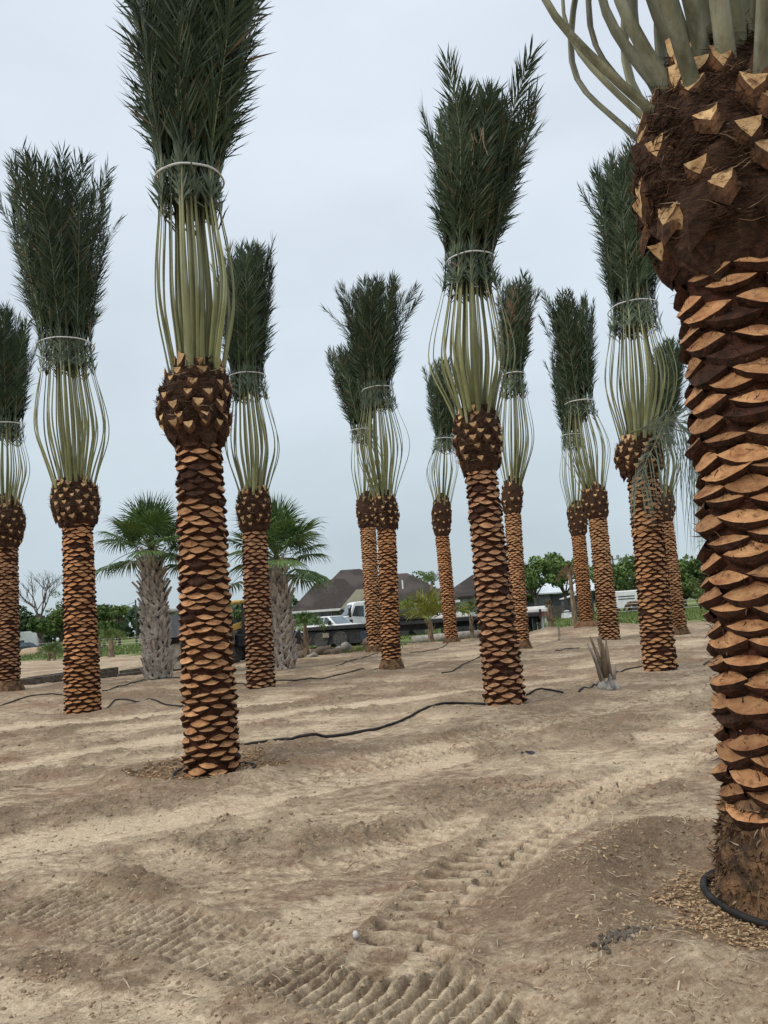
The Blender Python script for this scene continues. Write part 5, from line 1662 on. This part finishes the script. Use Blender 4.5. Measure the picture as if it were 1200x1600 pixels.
mb = MB(); mb.box((Lf + .06, 1.2, DZ - .42), (.03, .4, .24)); mb.build('licence_plate', M['white_trim'], r)
mb = MB(); mb.box((Lf - .02, 1.25, .38), (.1, 1.7, .1)); mb.bar((Lf, .7, .38), (Lf, .7, 1.1), .08); mb.bar((Lf, 1.8, .38), (Lf, 1.8, 1.1), .08); mb.build('underrun_bar', M['white_trim'], r)
mb = MB(); mb.box((Lf - 4.6, .06, DZ - .6), (2.0, .5, .35)); mb.build('spare_rack', M['black'], r)

def lump(name, c, rx, ry, rz_, m, seed, n=14, amp=.25, parent=None):
    """irregular rock-like body"""
    rng = np.random.default_rng(seed)
    th = np.linspace(0, 2 * PI, n, endpoint=False); ph = np.linspace(-PI / 2 * .96, PI / 2 * .96, max(5, n // 2))
    V = []
    for p_ in ph:
        x = np.cos(p_) * np.cos(th); y = np.cos(p_) * np.sin(th); z = np.full(n, math.sin(p_))
        d_ = 1 + amp * vnoise(x * 1.6 + seed * 3.1, y * 1.6, z * 1.6 + 7, seed) + amp * .6 * vnoise(x * 4 + seed, y * 4, z * 4, seed + 3)
        V.append(np.stack([c[0] + x * rx * d_, c[1] + y * ry * d_, c[2] + z * rz_ * d_], -1))
    m_ = len(ph); V = np.vstack(V)
    i = np.arange(m_ - 1)[:, None]; j = np.arange(n)[None, :]
    F = np.stack([i * n + j, i * n + (j + 1) % n, (i + 1) * n + (j + 1) % n, (i + 1) * n + j], -1).reshape(-1, 4)
    V = np.vstack([V, [c[0], c[1], c[2] - rz_], [c[0], c[1], c[2] + rz_ * (1 + .2 * rng.normal())]])
    k = np.arange(n)
    F3 = np.vstack([np.stack([(k + 1) % n, k, np.full(n, m_ * n)], -1), np.stack([(m_ - 1) * n + k, (m_ - 1) * n + (k + 1) % n, np.full(n, m_ * n + 1)], -1)])
    return link(name, np_mesh(name, V, [(F, 0), (F3, 0)], [M[m]], smooth=True), parent)
# black tarpaulin bundle on the deck
t_ = (PX(640, 45) - A[0]) / d[0]
q = A + d * t_ + np.array([.25, .95])
tag(lump('tarp_bundle', (q[0], q[1], gz + DZ + .38), 1.05, .7, .46, 'tarp', 5, 18, .3), 'black tarpaulin bundle lying on the flatbed deck', 'tarpaulin')
for i, (px, w_, lb) in enumerate(((700, 2.6, 'pale metal rails lying on the flatbed beside the slim distant palm'), (820, 1.7, 'white bundle lying on the flatbed near its rear wheels'))):
    t_ = (PX(px, 43.5) - A[0]) / d[0]; q = A + d * t_ + np.array([.3, .7])
    mb = MB(); mb.box((0, 0, .12), (w_, .9, .2)); mb.box((.1, .1, .27), (w_ * .7, .5, .12), rz=.05)
    o = mb.build('deck_load', M['white_trim'], bevel=.04); o.location = (q[0], q[1], gz + DZ + .065); o.rotation_euler = (0, 0, yaw)
    tag(o, lb, 'cargo', 'loads on the flatbed')
# long pale pipe on the ground before the trailer
a = gat(645, 988, 41.2); b = gat(758, 984, 38.5)
mb = MB(); mb.tube([a + [0, 0, .22], (a + b) / 2 + [0, 0, .22], b + [0, 0, .22]], .2, 14)
tag(mb.build('long_pipe', M['rock'], smooth=True), 'long pale grey pipe lying on the ground under the flatbed', 'pipe')

# backhoe loader
r = veh('backhoe_loader', 379, 33.0, 'yellow backhoe loader with black cab partly hidden by two palms', 'backhoe', 236)
CW = .78
for x in (-.85, .75):
    for y in (-CW, CW):
        mb = MB(); mb.bar((x, y, 1.2), (x * .92, y * .94, 2.42), .09); mb.build('cab_post', M['black'], r)
mb = MB(); mb.box((-.04, 0, 2.5), (1.95, 1.72, .13)); mb.build('cab_roof', M['yellow'], r, bevel=.05)
mb = MB(); mb.box((-.2, 0, .9), (2.1, 1.15, .5)); mb.build('body', M['black'], r, bevel=.05)
mb = MB(); mb.prism([(.85, .75), (2.3, .75), (2.3, 1.35), (.85, 1.55)], -.42, .42); mb.build('bonnet', M['steel_dirty'], r, bevel=.06)
mb = MB(); mb.box((2.33, 0, 1.02), (.06, .76, .5)); mb.build('grille', M['black'], r)
mb = MB(); mb.box((-.25, 0, 1.5), (.5, .5, .14)); mb.box((-.5, 0, 1.82), (.14, .5, .6)); mb.build('seat', M['black'], r, bevel=.04)
mb = MB(); mb.box((.55, 0, 1.55), (.2, .7, .45)); mb.build('dashboard', M['black'], r)
pts = [(.30 + .05 * math.cos(t), .22 * math.cos(t), 1.88 + .2 * math.sin(t)) for t in np.linspace(0, 2 * PI, 17)]
mb = MB(); mb.tube(pts, .02, 5); mb.tube([(.3, 0, 1.88), (.5, 0, 1.7)], .03, 5); mb.build('steering_wheel', M['black'], r)
for s in (-1, 1):
    wheel(r, -.75, s * .85, .72, .42, 'rust'); wheel(r, 1.85, s * .8, .46, .3, 'rust')
    mb = MB()
    mb.bar((.7, s * .62, 1.55), (2.3, s * .62, 1.25), .12, .22); mb.bar((2.3, s * .62, 1.3), (3.0, s * .62, .42), .12, .2); mb.bar((1.5, s * .62, .8), (2.5, s * .62, .95), .08, .1)
    mb.build('loader_arm', M['yellow'], r)
mb = MB()
prof = [(2.95, .95), (3.05, .35), (3.2, .12), (3.85, .08), (3.85, .13), (3.25, .18), (3.12, .4), (3.02, .95)]
mb.prism(prof, -1.12, 1.12); mb.prism([(2.98, .9), (3.1, .15), (3.8, .1), (3.3, .8)], 1.07, 1.12); mb.prism([(2.98, .9), (3.1, .15), (3.8, .1), (3.3, .8)], -1.12, -1.07)
mb.build('bucket', M['steel_dirty'], r)
mb = MB(); mb.bar((-1.6, 0, 1.0), (-2.4, .1, 2.5), .2, .3); mb.build('boom', M['yellow'], r)
mb = MB(); mb.bar((-2.4, .1, 2.5), (-3.1, .1, 1.0), .16, .24); mb.build('dipper_arm', M['black'], r)
mb = MB(); mb.prism([(-3.5, .35), (-2.8, .3), (-2.75, .95), (-3.2, 1.1), (-3.6, .8)], -.2, .4); mb.build('digging_bucket', M['black'], r)
for s in (-1, 1):
    mb = MB(); mb.bar((-1.6, s * .7, 1.1), (-1.7, s * 1.25, .15), .14); mb.box((-1.7, s * 1.3, .08), (.4, .4, .1)); mb.build('stabiliser_leg', M['black'], r)
# tractor with canopy behind the near palm
r = veh('farm_tractor', 294, 31.0, 'old tractor with a grey canopy, its rusty-hubbed wheel showing left of the tall near palm', 'tractor', 60)
for s in (-1, 1):
    wo_ = wheel(r, -.3, s * .86, .62, .40, 'rust')
    mb = MB()
    for i in range(22):
        t = 2 * PI * i / 22
        mb.bar((-.3 + .61 * math.cos(t), s * .86 - .19, .62 + .61 * math.sin(t)), (-.3 + .61 * math.cos(t + .12), s * .86 + .19, .62 + .61 * math.sin(t + .12)), .05, .07)
    mb.build('tread_lug', M['rubber'], wo_)
    wheel(r, 1.9, s * .7, .38, .24, 'rust')
    mb = MB(); mb.prism([(-.95, 1.1), (-.6, 1.38), (.1, 1.38), (.4, 1.05), (.34, 1.02), (.06, 1.3), (-.58, 1.3), (-.9, 1.05)], s * .62, s * 1.06); mb.build('fender', M['steel_dirty'], r)
    for x in (-.85, .65):
        mb = MB(); mb.bar((x, s * .62, .9), (x, s * .62, 2.25), .09); mb.build('canopy_post', M['black'], r)
mb = MB(); mb.box((-.1, 0, 2.3), (2.0, 1.7, .12)); mb.build('canopy', M['wall_grey'], r, bevel=.04)
mb = MB(); mb.box((-.98, .05, 1.68), (.06, 1.25, .85)); mb.build('rear_guard', M['shed_dark'], r)
mb = MB(); mb.box((1.3, 0, 1.0), (1.7, .62, .7)); mb.build('bonnet', M['rust'], r, bevel=.06)
mb = MB(); mb.box((.1, 0, .75), (1.6, .5, .5)); mb.build('gearbox', M['steel_dirty'], r)
mb = MB(); mb.box((-.3, 0, 1.25), (.45, .5, .12)); mb.box((-.52, 0, 1.5), (.1, .48, .45)); mb.build('seat', M['black'], r, bevel=.03)
mb = MB(); mb.box((-1.15, .5, 1.32), (.2, .28, .16)); mb.build('marker_lamp', M['yellow'], r)

# horse trailer and horse
r = veh('horse_trailer', 997, 92, 'white horse trailer with dark slatted windows on the right field', 'horse trailer', 176)
r.rotation_euler = (0, 0, math.radians(176))
hgt = PZ(990, 922, 92) - r.location.z
mb = MB(); mb.prism([(-2.6, .45), (2.2, .45), (2.75, .9), (2.75, hgt * .82), (2.4, hgt), (-2.6, hgt)], -1.0, 1.0); mb.build('body', M['white'], r, bevel=.12)
for z in (.62, .74):
    mb = MB(); mb.box((1.2, 1.02, hgt * z), (1.9, .04, .10)); mb.box((1.2, -1.02, hgt * z), (1.9, .04, .10)); mb.build('slat_window', M['black'], r)
mb = MB(); mb.box((-.9, 1.02, hgt * .72), (.9, .04, .42)); mb.box((-.9, -1.02, hgt * .72), (.9, .04, .42)); mb.build('window', M['glass'], r)
for x in (.35, -.55):
    for y in (-.92, .92): wheel(r, x, y, .38, .24)
mb = MB(); mb.bar((2.7, 0, .5), (3.9, 0, .5), .12); mb.build('tow_bar', M['black'], r)
g = gat(992, 955, 84)
r = empty('horse', g); tag(r, 'small brown horse grazing with its head down in front of the horse trailer', 'horse')
me = bpy.data.meshes.new('horse_body')
pts = [(.0, 0, .98), (-.45, 0, 1.02), (-.62, 0, .98), (.45, 0, 1.05), (.72, 0, 1.0), (.42, -.02, .98),
       (-.95, 0, .72), (-1.15, 0, .42), (-1.22, 0, .22),
       (-.5, -.16, .62), (-.5, -.16, .32), (-.52, -.16, .03), (-.46, .16, .62), (-.42, .16, .32), (-.42, .16, .03),
       (.55, -.17, .68), (.66, -.17, .42), (.60, -.17, .03), (.5, .17, .68), (.58, .17, .42), (.5, .17, .03), (.82, 0, .85), (.86, 0, .45)]
ed = [(0, 1), (1, 2), (0, 3), (3, 4), (2, 6), (6, 7), (7, 8), (2, 9), (9, 10), (10, 11), (2, 12), (12, 13), (13, 14), (3, 15), (15, 16), (16, 17), (3, 18), (18, 19), (19, 20), (4, 21), (21, 22)]
ed = [e for e in ed]
me.from_pydata([tuple(p) for i, p in enumerate(pts) if i != 5], [], [])
idx = [i for i in range(len(pts)) if i != 5]
remap = {o_: n_ for n_, o_ in enumerate(idx)}
me = bpy.data.meshes.new('horse_body')
me.from_pydata([pts[i] for i in idx], [(remap[a], remap[b]) for a, b in ed], [])
me.materials.append(M['horse'])
ho = link('body', me, r)
sk = ho.modifiers.new('skin', 'SKIN')
rad = {0: .29, 1: .29, 2: .25, 3: .28, 4: .2, 6: .14, 7: .12, 8: .07, 9: .09, 10: .05, 11: .05, 12: .09, 13: .05, 14: .05, 15: .12, 16: .055, 17: .05, 18: .12, 19: .055, 20: .05, 21: .04, 22: .05}
for o_, n_ in remap.items():
    v = me.skin_vertices[0].data[n_]; v.radius = (rad[o_], rad[o_])
    v.use_root = (o_ == 0)
sb = ho.modifiers.new('sub', 'SUBSURF'); sb.levels = 1; sb.render_levels = 1
mb = MB(); mb.prism([(-.62, 1.22), (-.98, .9), (-1.14, .62), (-1.02, .62), (-.85, .85), (-.55, 1.1)], -.03, .03); mb.build('mane', M['horse_dark'], r)
# white trailer and things at the far left
r = veh('white_trailer', 38, 108, 'long white trailer parked at the far left behind the wire fence', 'trailer', 2)
hh_ = PZ(38, 987, 108) - r.location.z
mb = MB(); mb.prism([(-3.4, .5), (2.2, .5), (2.2, hh_ - .35), (1.9, hh_), (-3.4, hh_)], -1.1, 1.1); mb.build('body', M['white'], r, bevel=.1)
mb = MB(); mb.box((0, -1.12, hh_ * .45), (.9, .04, .8)); mb.build('window', M['glass'], r)
for x in (-1, 0): wheel(r, x, -.95, .38, .25); wheel(r, x, .95, .38, .25)
g = gat(40, 1010, 88)
tag(lump('soil_heap', (g[0] + .6, g[1], g[2]), 2.0, 1.3, .75, 'clod', 15, 18, .2), 'low heap of brown soil on the grass in front of the white trailer', 'soil heap')
r = veh('parked_car', 30, 92, 'dark blue and white car half hidden by the soil heap at the far left', 'car', 180)
mb = MB(); mb.prism([(-2.0, .3), (2.0, .3), (2.05, .7), (1.2, .85), (.6, 1.35), (-1.0, 1.38), (-1.7, .95), (-2.05, .85)], -.85, .85); mb.build('body', M['navy'], r, bevel=.08)
mb = MB(); mb.prism([(1.02, .9), (.56, 1.29), (-.95, 1.31), (-1.5, .95)], -.87, .87); mb.build('window', M['glass_grey'], r)
for x in (-1.25, 1.3):
    for y in (-.78, .78): wheel(r, x, y, .32, .2)
g = gat(71, 1008, 100)
mb = MB(); mb.box((0, 0, .5), (.8, .6, .9)); o = mb.build('black_bin', M['black'], bevel=.05); o.location = g
tag(o, 'small black bin on the grass beside the pale tree trunk', 'bin')
g = gat(90, 1000, 98)
mb = MB(); mb.lathe([(.09, 0), (.10, 1.2), (.2, 1.4), (.18, 1.6), (.1, 1.7)], (0, 0, 0), n=12); o = mb.build('white_post', M['white'], smooth=True); o.location = g
tag(o, 'white rounded post standing at the wire fence', 'post')

# ---------------------------------------------------------------- fallen timbers, rubble
def timber(a, b, Ya, Yb, w, h, label, n=1):
    p = gat(a[0], a[1], Ya); q = gat(b[0], b[1], Yb)
    mb = MB(); mb.bar(p + [0, 0, h / 2 - .02], q + [0, 0, h / 2 - .02], w, h)
    o = mb.build('timber', M['wood_grey'], bevel=.012)
    tag(o, label, 'timber', 'old timbers lying at the edge of the dirt')
timber((26, 1060), (108, 1052), 29.5, 31.5, .25, .30, 'long weathered timber lying between the first and second date palms')
timber((30, 1055), (100, 1046), 32, 34, .2, .2, 'thinner timber lying behind the long one at the left')
timber((146, 1056), (183, 1050), 29.5, 30.2, .25, .42, 'short thick timber block right of the second date palm')
timber((184, 1056), (232, 1048), 29, 29.6, .16, .16, 'broken plank lying front of the pair beside the first fan palm')
timber((187, 1048), (226, 1046), 30, 30.4, .2, .28, 'broken timber lying behind the plank beside the first fan palm')
RK = [(459, 1010, 32.0, .50, .42, 'rock_brown', 'large dark brown boulder beside the digging bucket'), (503, 1012, 32.5, .55, .30, 'rock_brown', 'broad brown boulder right of the small shaggy palm'),
      (520, 1018, 32, .38, .18, 'rock_brown', 'flat brown rock below the flatbed'), (540, 1012, 33, .24, .30, 'rock', 'pointed pale boulder under the flatbed'), (572, 1010, 33, .2, .42, 'rock_brown', 'upright brown rock touching the half hidden palm'),
      (488, 1019, 31.2, .22, .13, 'rock', 'small grey rock at the foot of the small shaggy palm'), (551, 1019, 32.5, .2, .12, 'rock_brown', 'little rock in the grass tuft'),
      (470, 1018, 31.6, .3, .2, 'rock_brown', 'low brown rock between the second fan palm and the shaggy palm'), (530, 1010, 33.4, .3, .2, 'rock', 'half sunk grey rock beside the pointed pale boulder')]
for i, (px, py, Y, w_, h_, m_, lb) in enumerate(RK):
    g = gat(px, py, Y)
    tag(lump('boulder', (g[0], g[1], g[2] + h_ * .3), w_, w_ * .8, h_, m_, 50 + i, 14, .4), lb, 'rock', 'rocks in front of the flatbed')

# ---------------------------------------------------------------- irrigation hoses
def hose(pts, label, r=.016, sm=8, off=0.0):
    w = [ong(*q) for q in pts]
    w = catmull(w, len(w) * sm)
    P_ = []
    for i, q in enumerate(w):
        P_.append([q[0], q[1], float(ground_layers(np.array([q[0]]), np.array([q[1]]))[0][0]) + r * .8 + off])
    for i in range(1, len(P_) - 1): P_[i][2] = max(P_[i][2], .5 * (P_[i - 1][2] + P_[i + 1][2]))
    mb = MB(); mb.tube(P_, r, 7)
    tag(mb.build('irrigation_hose', M['hose'], smooth=True), label, 'hose', 'black irrigation hoses on the dirt')
hose([(372, 1170), (420, 1160), (470, 1157), (510, 1154), (560, 1146), (610, 1134), (650, 1116), (690, 1102), (725, 1100), (758, 1102)], 'black hose curving from the tall near palm to the large right of centre palm', .02)
hose([(0, 1092), (45, 1083), (80, 1082), (112, 1087)], 'black hose from the left edge to the second date palm')
hose([(158, 1104), (185, 1099), (215, 1098), (245, 1104), (286, 1107)], 'black hose from the second date palm to the tall near palm trunk')
hose([(160, 1082), (190, 1074), (220, 1066), (250, 1061), (290, 1060)], 'black hose passing in front of the first fan palm')
hose([(350, 1076), (375, 1072), (400, 1078)], 'short black hose reaching the palm right of the tall near one')
hose([(430, 1068), (480, 1062), (520, 1056), (560, 1048), (590, 1040)], 'black hose between the palm by the second fan palm and the orange-trunked palm')
hose([(525, 1042), (550, 1034), (575, 1026), (590, 1022)], 'thin black hose ending at the half hidden palm')
hose([(640, 1020), (665, 1018), (690, 1010), (706, 1006)], 'thin black hose ending at the slim distant palm')
hose([(690, 1043), (712, 1042), (735, 1034), (756, 1025)], 'short black hose left of the large right of centre palm')
hose([(868, 1020), (885, 1016), (905, 1010)], 'short black hose stub on the dirt left of the cut stump')
hose([(872, 990), (876, 984), (884, 979)], 'tiny curved hose end behind the flatbed rear')
hose([(905, 1082), (925, 1076), (938, 1068)], 'black hose running in to the cut stump from the left')
hose([(962, 1058), (975, 1048), (992, 1044), (1008, 1042)], 'black hose from the cut stump to the palm with the hanging frond')
hose([(1100, 1040), (1120, 1036), (1134, 1034)], 'short black hose beside the huge near trunk')
hose([(822, 1082), (845, 1080), (868, 1082), (880, 1086)], 'black hose leaving the large right of centre palm to the right')
def hose_ring(cx, cy, R, a0, a1, label, r=.016, squash=1.0):
    P_ = []
    for t in np.linspace(math.radians(a0), math.radians(a1), 60):
        rr_ = R * (1 + .06 * math.sin(3 * t + 1))
        x, y = cx + rr_ * math.cos(t), cy + rr_ * math.sin(t)
        P_.append((x, y, hz(x, y) + .012 + r * .9))
    mb = MB(); mb.tube(P_, r, 8)
    tag(mb.build('irrigation_hose', M['hose'], smooth=True), label, 'hose', 'black irrigation hoses on the dirt')
c = PALMS[13]['c'][0]
hose_ring(c[0], c[1], .43, -262, 86, 'thick black hose looped round the root base of the huge near palm', .0185)
c = PALMS[2]['c'][0]
hose_ring(c[0], c[1], .43, -255, 84, 'black hose looped round the foot of the tall near palm', .014)

# ---------------------------------------------------------------- small things on the dirt
c = ong(826, 1181)
mb = MB(); rnd = random.Random(12)
V = []; F = []
for i in range(7):
    a = rnd.uniform(0, PI); s = rnd.uniform(.03, .06); x, y = rnd.uniform(-.06, .06), rnd.uniform(-.03, .03)
    mb.add([(x - s, y, 0), (x + s, y - .01, .01), (x + s * .8, y + .02, rnd.uniform(.02, .05)), (x - s * .6, y + .02, rnd.uniform(.02, .055))], [(0, 1, 2, 3)])
o = mb.build('plastic_scrap', M['scrap']); o.location = c
tag(o, 'crumpled black plastic scrap on the dirt right of centre', 'scrap')
c = ong(716, 1383)
o = lump('plastic_scrap', (c[0], c[1], c[2] + .004), .062, .04, .012, 'scrap_grey', 31, 14, .5)
tag(o, 'flat grey plastic scrap pressed into the dirt in the foreground', 'scrap')
c = ong(556, 1463)
tag(lump('pebble', (c[0], c[1], c[2] + .008), .016, .016, .02, 'stone_pale', 33, 12, .25), 'pale grey pebble in the foreground dirt', 'pebble')
rng = np.random.default_rng(21)

def scatter(pts, size, m, name, label, cat, seed, hgt=.7, mats=None):
    """many small irregular clods in one object"""
    rng = np.random.default_rng(seed)
    n = len(pts)
    th = np.array([[1, 0, -.1], [-.35, .9, -.05], [-.4, -.88, .0], [.1, .05, 1.0], [.7, .5, .55], [-.7, .1, .5], [.2, -.7, .5]])
    Fq = np.array([[0, 4, 6], [0, 1, 4], [1, 5, 4], [1, 2, 5], [2, 6, 5], [2, 0, 6], [3, 6, 4], [3, 4, 5], [3, 5, 6]])
    a = rng.uniform(0, 2 * PI, n); c_, s_ = np.cos(a), np.sin(a)
    sc = size[:, None, None]
    T = th[None] * (1 + rng.normal(size=(n, 7, 3)) * .22)
    X = T[..., 0] * c_[:, None] - T[..., 1] * s_[:, None]; Y_ = T[..., 0] * s_[:, None] + T[..., 1] * c_[:, None]
    V = np.stack([X, Y_, T[..., 2] * hgt], -1) * sc + pts[:, None, :]
    F = (np.arange(n)[:, None, None] * 7 + Fq[None]).reshape(-1, 3)
    mats = mats or [M[m]]
    mi = np.repeat(rng.integers(0, len(mats), n), len(Fq))
    o = link(name, np_mesh(name, V.reshape(-1, 3), [(F[mi == q], q) for q in range(len(mats))], mats))
    tag(o, label, cat, kind='stuff')

def hzs(x, y): return ground_layers(x, y, fine=True)
# dry mud lump cluster
c = ong(962, 1467)
n = 46
x = c[0] + rng.normal(size=n) * .055; y = c[1] + rng.normal(size=n) * .05
scatter(np.stack([x, y, hzs(x, y)[0] + .004], -1), rng.uniform(.008, .022, n), 'dung', 'mud_lumps', 'cluster of dark dry mud lumps in the foreground at lower right', 'mud', 3)
# clods everywhere, thicker where the soil is churned
def field_pts(n, rmax, seed, power=1.0):
    rng = np.random.default_rng(seed)
    u = rng.uniform(0, 1, n) ** power
    r = 2.2 * (rmax / 2.2) ** u
    a = rng.uniform(math.radians(-33), math.radians(33), n)
    return r * np.sin(a), r * np.cos(a), r, rng
x, y, r_, rg = field_pts(140000, 20, 5, 1.25)
z, pale, dark, chipm = hzs(x, y)
pr = np.clip(.03 + dark * 1.25 + .5 * np.clip(fbm(x, y, .5, 2, 33), 0, 1), 0, 1)
k = (rg.uniform(size=len(x)) < pr * .8) & (chipm < .3)
x, y, z, r_, dark = x[k], y[k], z[k], r_[k], dark[k]
sz_ = (.0028 + .010 * rg.uniform(size=len(x)) ** 6) * (1 + r_ / 12)
scatter(np.stack([x, y, z - sz_ * .1], -1), sz_, 'clod', 'soil_crumbs', 'loose crumbs and clods of soil over the dirt', 'soil', 6, .75, [M['clod'], M['clod_dark']])

def slivers(x, y, z, L, w, mats, name, label, cat, seed, lift=.006, curve=.1, h=None):
    rng = np.random.default_rng(seed); n = len(x)
    a = rng.uniform(0, 2 * PI, n)
    tilt = rng.normal(size=n) * .16
    d = np.stack([np.cos(a) * np.cos(tilt), np.sin(a) * np.cos(tilt), np.sin(tilt)], -1)
    s = np.stack([-np.sin(a), np.cos(a), rng.normal(size=n) * .25], -1)
    p = np.stack([x, y, z + lift * rng.uniform(.3, 1.6, n)], -1)
    b = s * (rng.normal(size=n) * curve)[:, None] * L[:, None] + np.array([0, 0, 1.0]) * (np.abs(rng.normal(size=n)) * curve * .3 * L)[:, None]
    up = np.array([0, 0, 1.0])
    hh = (w * .35)[:, None]; w = w[:, None]; L = L[:, None]
    A, B_, C_ = p - d * L / 2, p + b, p + d * L / 2
    V = np.stack([A - s * w * .7, A + s * w * .5, A + up * hh, B_ - s * w, B_ + s * w, B_ + up * hh * 2, C_ - s * w * .4, C_ + s * w * .5, C_ + up * hh], 1).reshape(-1, 3)
    k = np.arange(n)[:, None] * 9
    F = np.concatenate([k + np.array([[0, 3, 5, 2]]), k + np.array([[2, 5, 4, 1]]), k + np.array([[3, 6, 8, 5]]), k + np.array([[5, 8, 7, 4]])], 0)
    mi = np.tile(rng.integers(0, len(mats), n), 4)
    o = link(name, np_mesh(name, V, [(F[mi == q], q) for q in range(len(mats))], mats))
    tag(o, label, cat, kind='stuff')
# wood chips in the two mulched basins
for (i, n, lb, L0) in ((13, 9000, 'pale wood chip mulch round the huge near palm', .03), (2, 4200, 'brown wood chip mulch in the basin of the tall near palm', .05)):
    cx, cy = PALMS[i]['c'][0][:2]
    a = rng.uniform(0, 2 * PI, n); rr_ = 1.15 * np.sqrt(rng.uniform(.05, 1, n))
    x = cx + rr_ * np.cos(a); y = cy + rr_ * np.sin(a)
    z, pale, dark, chipm = hzs(x, y)
    k = (chipm > .25) | (rng.uniform(size=n) < .04)
    x, y, z = x[k], y[k], z[k]; m_ = len(x)
    slivers(x, y, z, L0 * rng.uniform(.35, 1.5, m_) ** 1.3, rng.uniform(.0025, .007, m_) * (1 if i == 13 else 1.3),
            [M['chip'], M['chip'], M['chip'], M['chip_dark']] if i == 13 else [M['chip'], M['chip_dark'], M['chip_dark']], 'wood_chips', lb, 'mulch', 40 + i, .012)
# twigs and straw
x, y, r_, rg = field_pts(6500, 18, 15)
z = hzs(x, y)[0]
slivers(x, y, z, rg.uniform(.02, .10, len(x)) * (1 + .3 * (rg.uniform(size=len(x)) < .1)), rg.uniform(.0008, .0022, len(x)) * (1 + r_ / 12), [M['twig'], M['straw'], M['twig']], 'twigs', 'scattered dry twigs and straw over the dirt', 'twigs', 16, .006, .16)
# larger single sticks one can point to
STK = [((345, 1251), (349, 1272), 'pale upright twig on the ring in front of the tall near palm', 'straw', .004), ((10, 1337), (32, 1333), 'short pale twig at the left edge', 'straw', .005),
       ((125, 1388), (165, 1389), 'dark twig left of the churned track', 'twig', .005), ((348, 1329), (395, 1310), 'thin brown twig left of centre', 'twig', .004),
       ((940, 1497), (948, 1463), 'pale twig on the mound at lower right', 'straw', .004), ((1058, 1540), (1075, 1516), 'pale twig at the lower right', 'straw', .0045),
       ((365, 1495), (398, 1458), 'long thin straw on the churned track', 'straw', .003), ((965, 1258), (1000, 1254), 'dark stick on the pale track right of centre', 'twig', .007),
       ((940, 1270), (955, 1296), 'small forked twig near the big mulch ring', 'straw', .003), ((4, 1229), (65, 1234), 'long dark stick at the left edge', 'twig', .007),
       ((540, 1362), (570, 1345), 'brown twig in the middle of the foreground', 'twig', .004)]
for (p, q, lb, m_, rr_) in STK:
    a = ong(*p); b = ong(*q)
    mid = (a + b) / 2 + np.array([0, 0, .012]) + .08 * np.array([-(b - a)[1], (b - a)[0], 0])
    mb = MB(); mb.tube([a + [0, 0, rr_], mid, b + [0, 0, rr_]], [rr_, rr_ * .9, rr_ * .5], 5)
    tag(mb.build('stick', M[m_]), lb, 'stick', 'loose sticks on the dirt')

# ---------------------------------------------------------------- grass tufts
rng = np.random.default_rng(91)
n = 42000
a = rng.uniform(math.radians(-32), math.radians(32), n)
r_ = 38 * (110 / 38) ** rng.uniform(0, 1, n)
x, y = r_ * np.sin(a), r_ * np.cos(a)
k = (y > grass_edge(x) + 1.5 + 2.5 * vnoise(x / 2, y / 2, seed=8)) | ((np.hypot((x - 1) / 8, (y - 41) / 3.2) < 1) & (rng.uniform(size=n) < .5))
x, y, r_ = x[k], y[k], r_[k]; n = len(x)
z = ground_layers(x, y, fine=False)[0]
p = np.stack([x, y, z], -1); h_ = rng.uniform(.05, .16, n) * (1 + .4 * (r_ > 70))
s = rng.normal(size=(n, 3)); s[:, 2] = 0; s = norm(s) * (.03 + r_ * .0006)[:, None]
tip = p + np.stack([rng.normal(size=n) * .05, rng.normal(size=n) * .05, h_], -1)
V = np.stack([p - s, p + s, tip], 1).reshape(-1, 3)
tag(link('grass', np_mesh('grass', V, [(np.arange(n)[:, None] * 3 + np.array([[0, 1, 2]]), 0)], [M['grass']])), 'green field grass beyond the dirt', 'grass', kind='stuff')
# weeds by the rubble
n = 2600
x = PX(530, 33) + rng.normal(size=n) * 1.0; y = 33 + rng.normal(size=n) * .5
z = ground_layers(x, y, fine=False)[0]
p = np.stack([x, y, z], -1); s = rng.normal(size=(n, 3)); s[:, 2] = 0; s = norm(s) * .012
tip = p + np.stack([rng.normal(size=n) * .08, rng.normal(size=n) * .08, rng.uniform(.06, .32, n)], -1)
V = np.stack([p - s, p + s, tip], 1).reshape(-1, 3)
tag(link('weeds', np_mesh('weeds', V, [(np.arange(n)[:, None] * 3 + np.array([[0, 1, 2]]), 0)], [M['grass']])), 'green weeds growing among the rocks before the flatbed', 'weeds', kind='stuff')
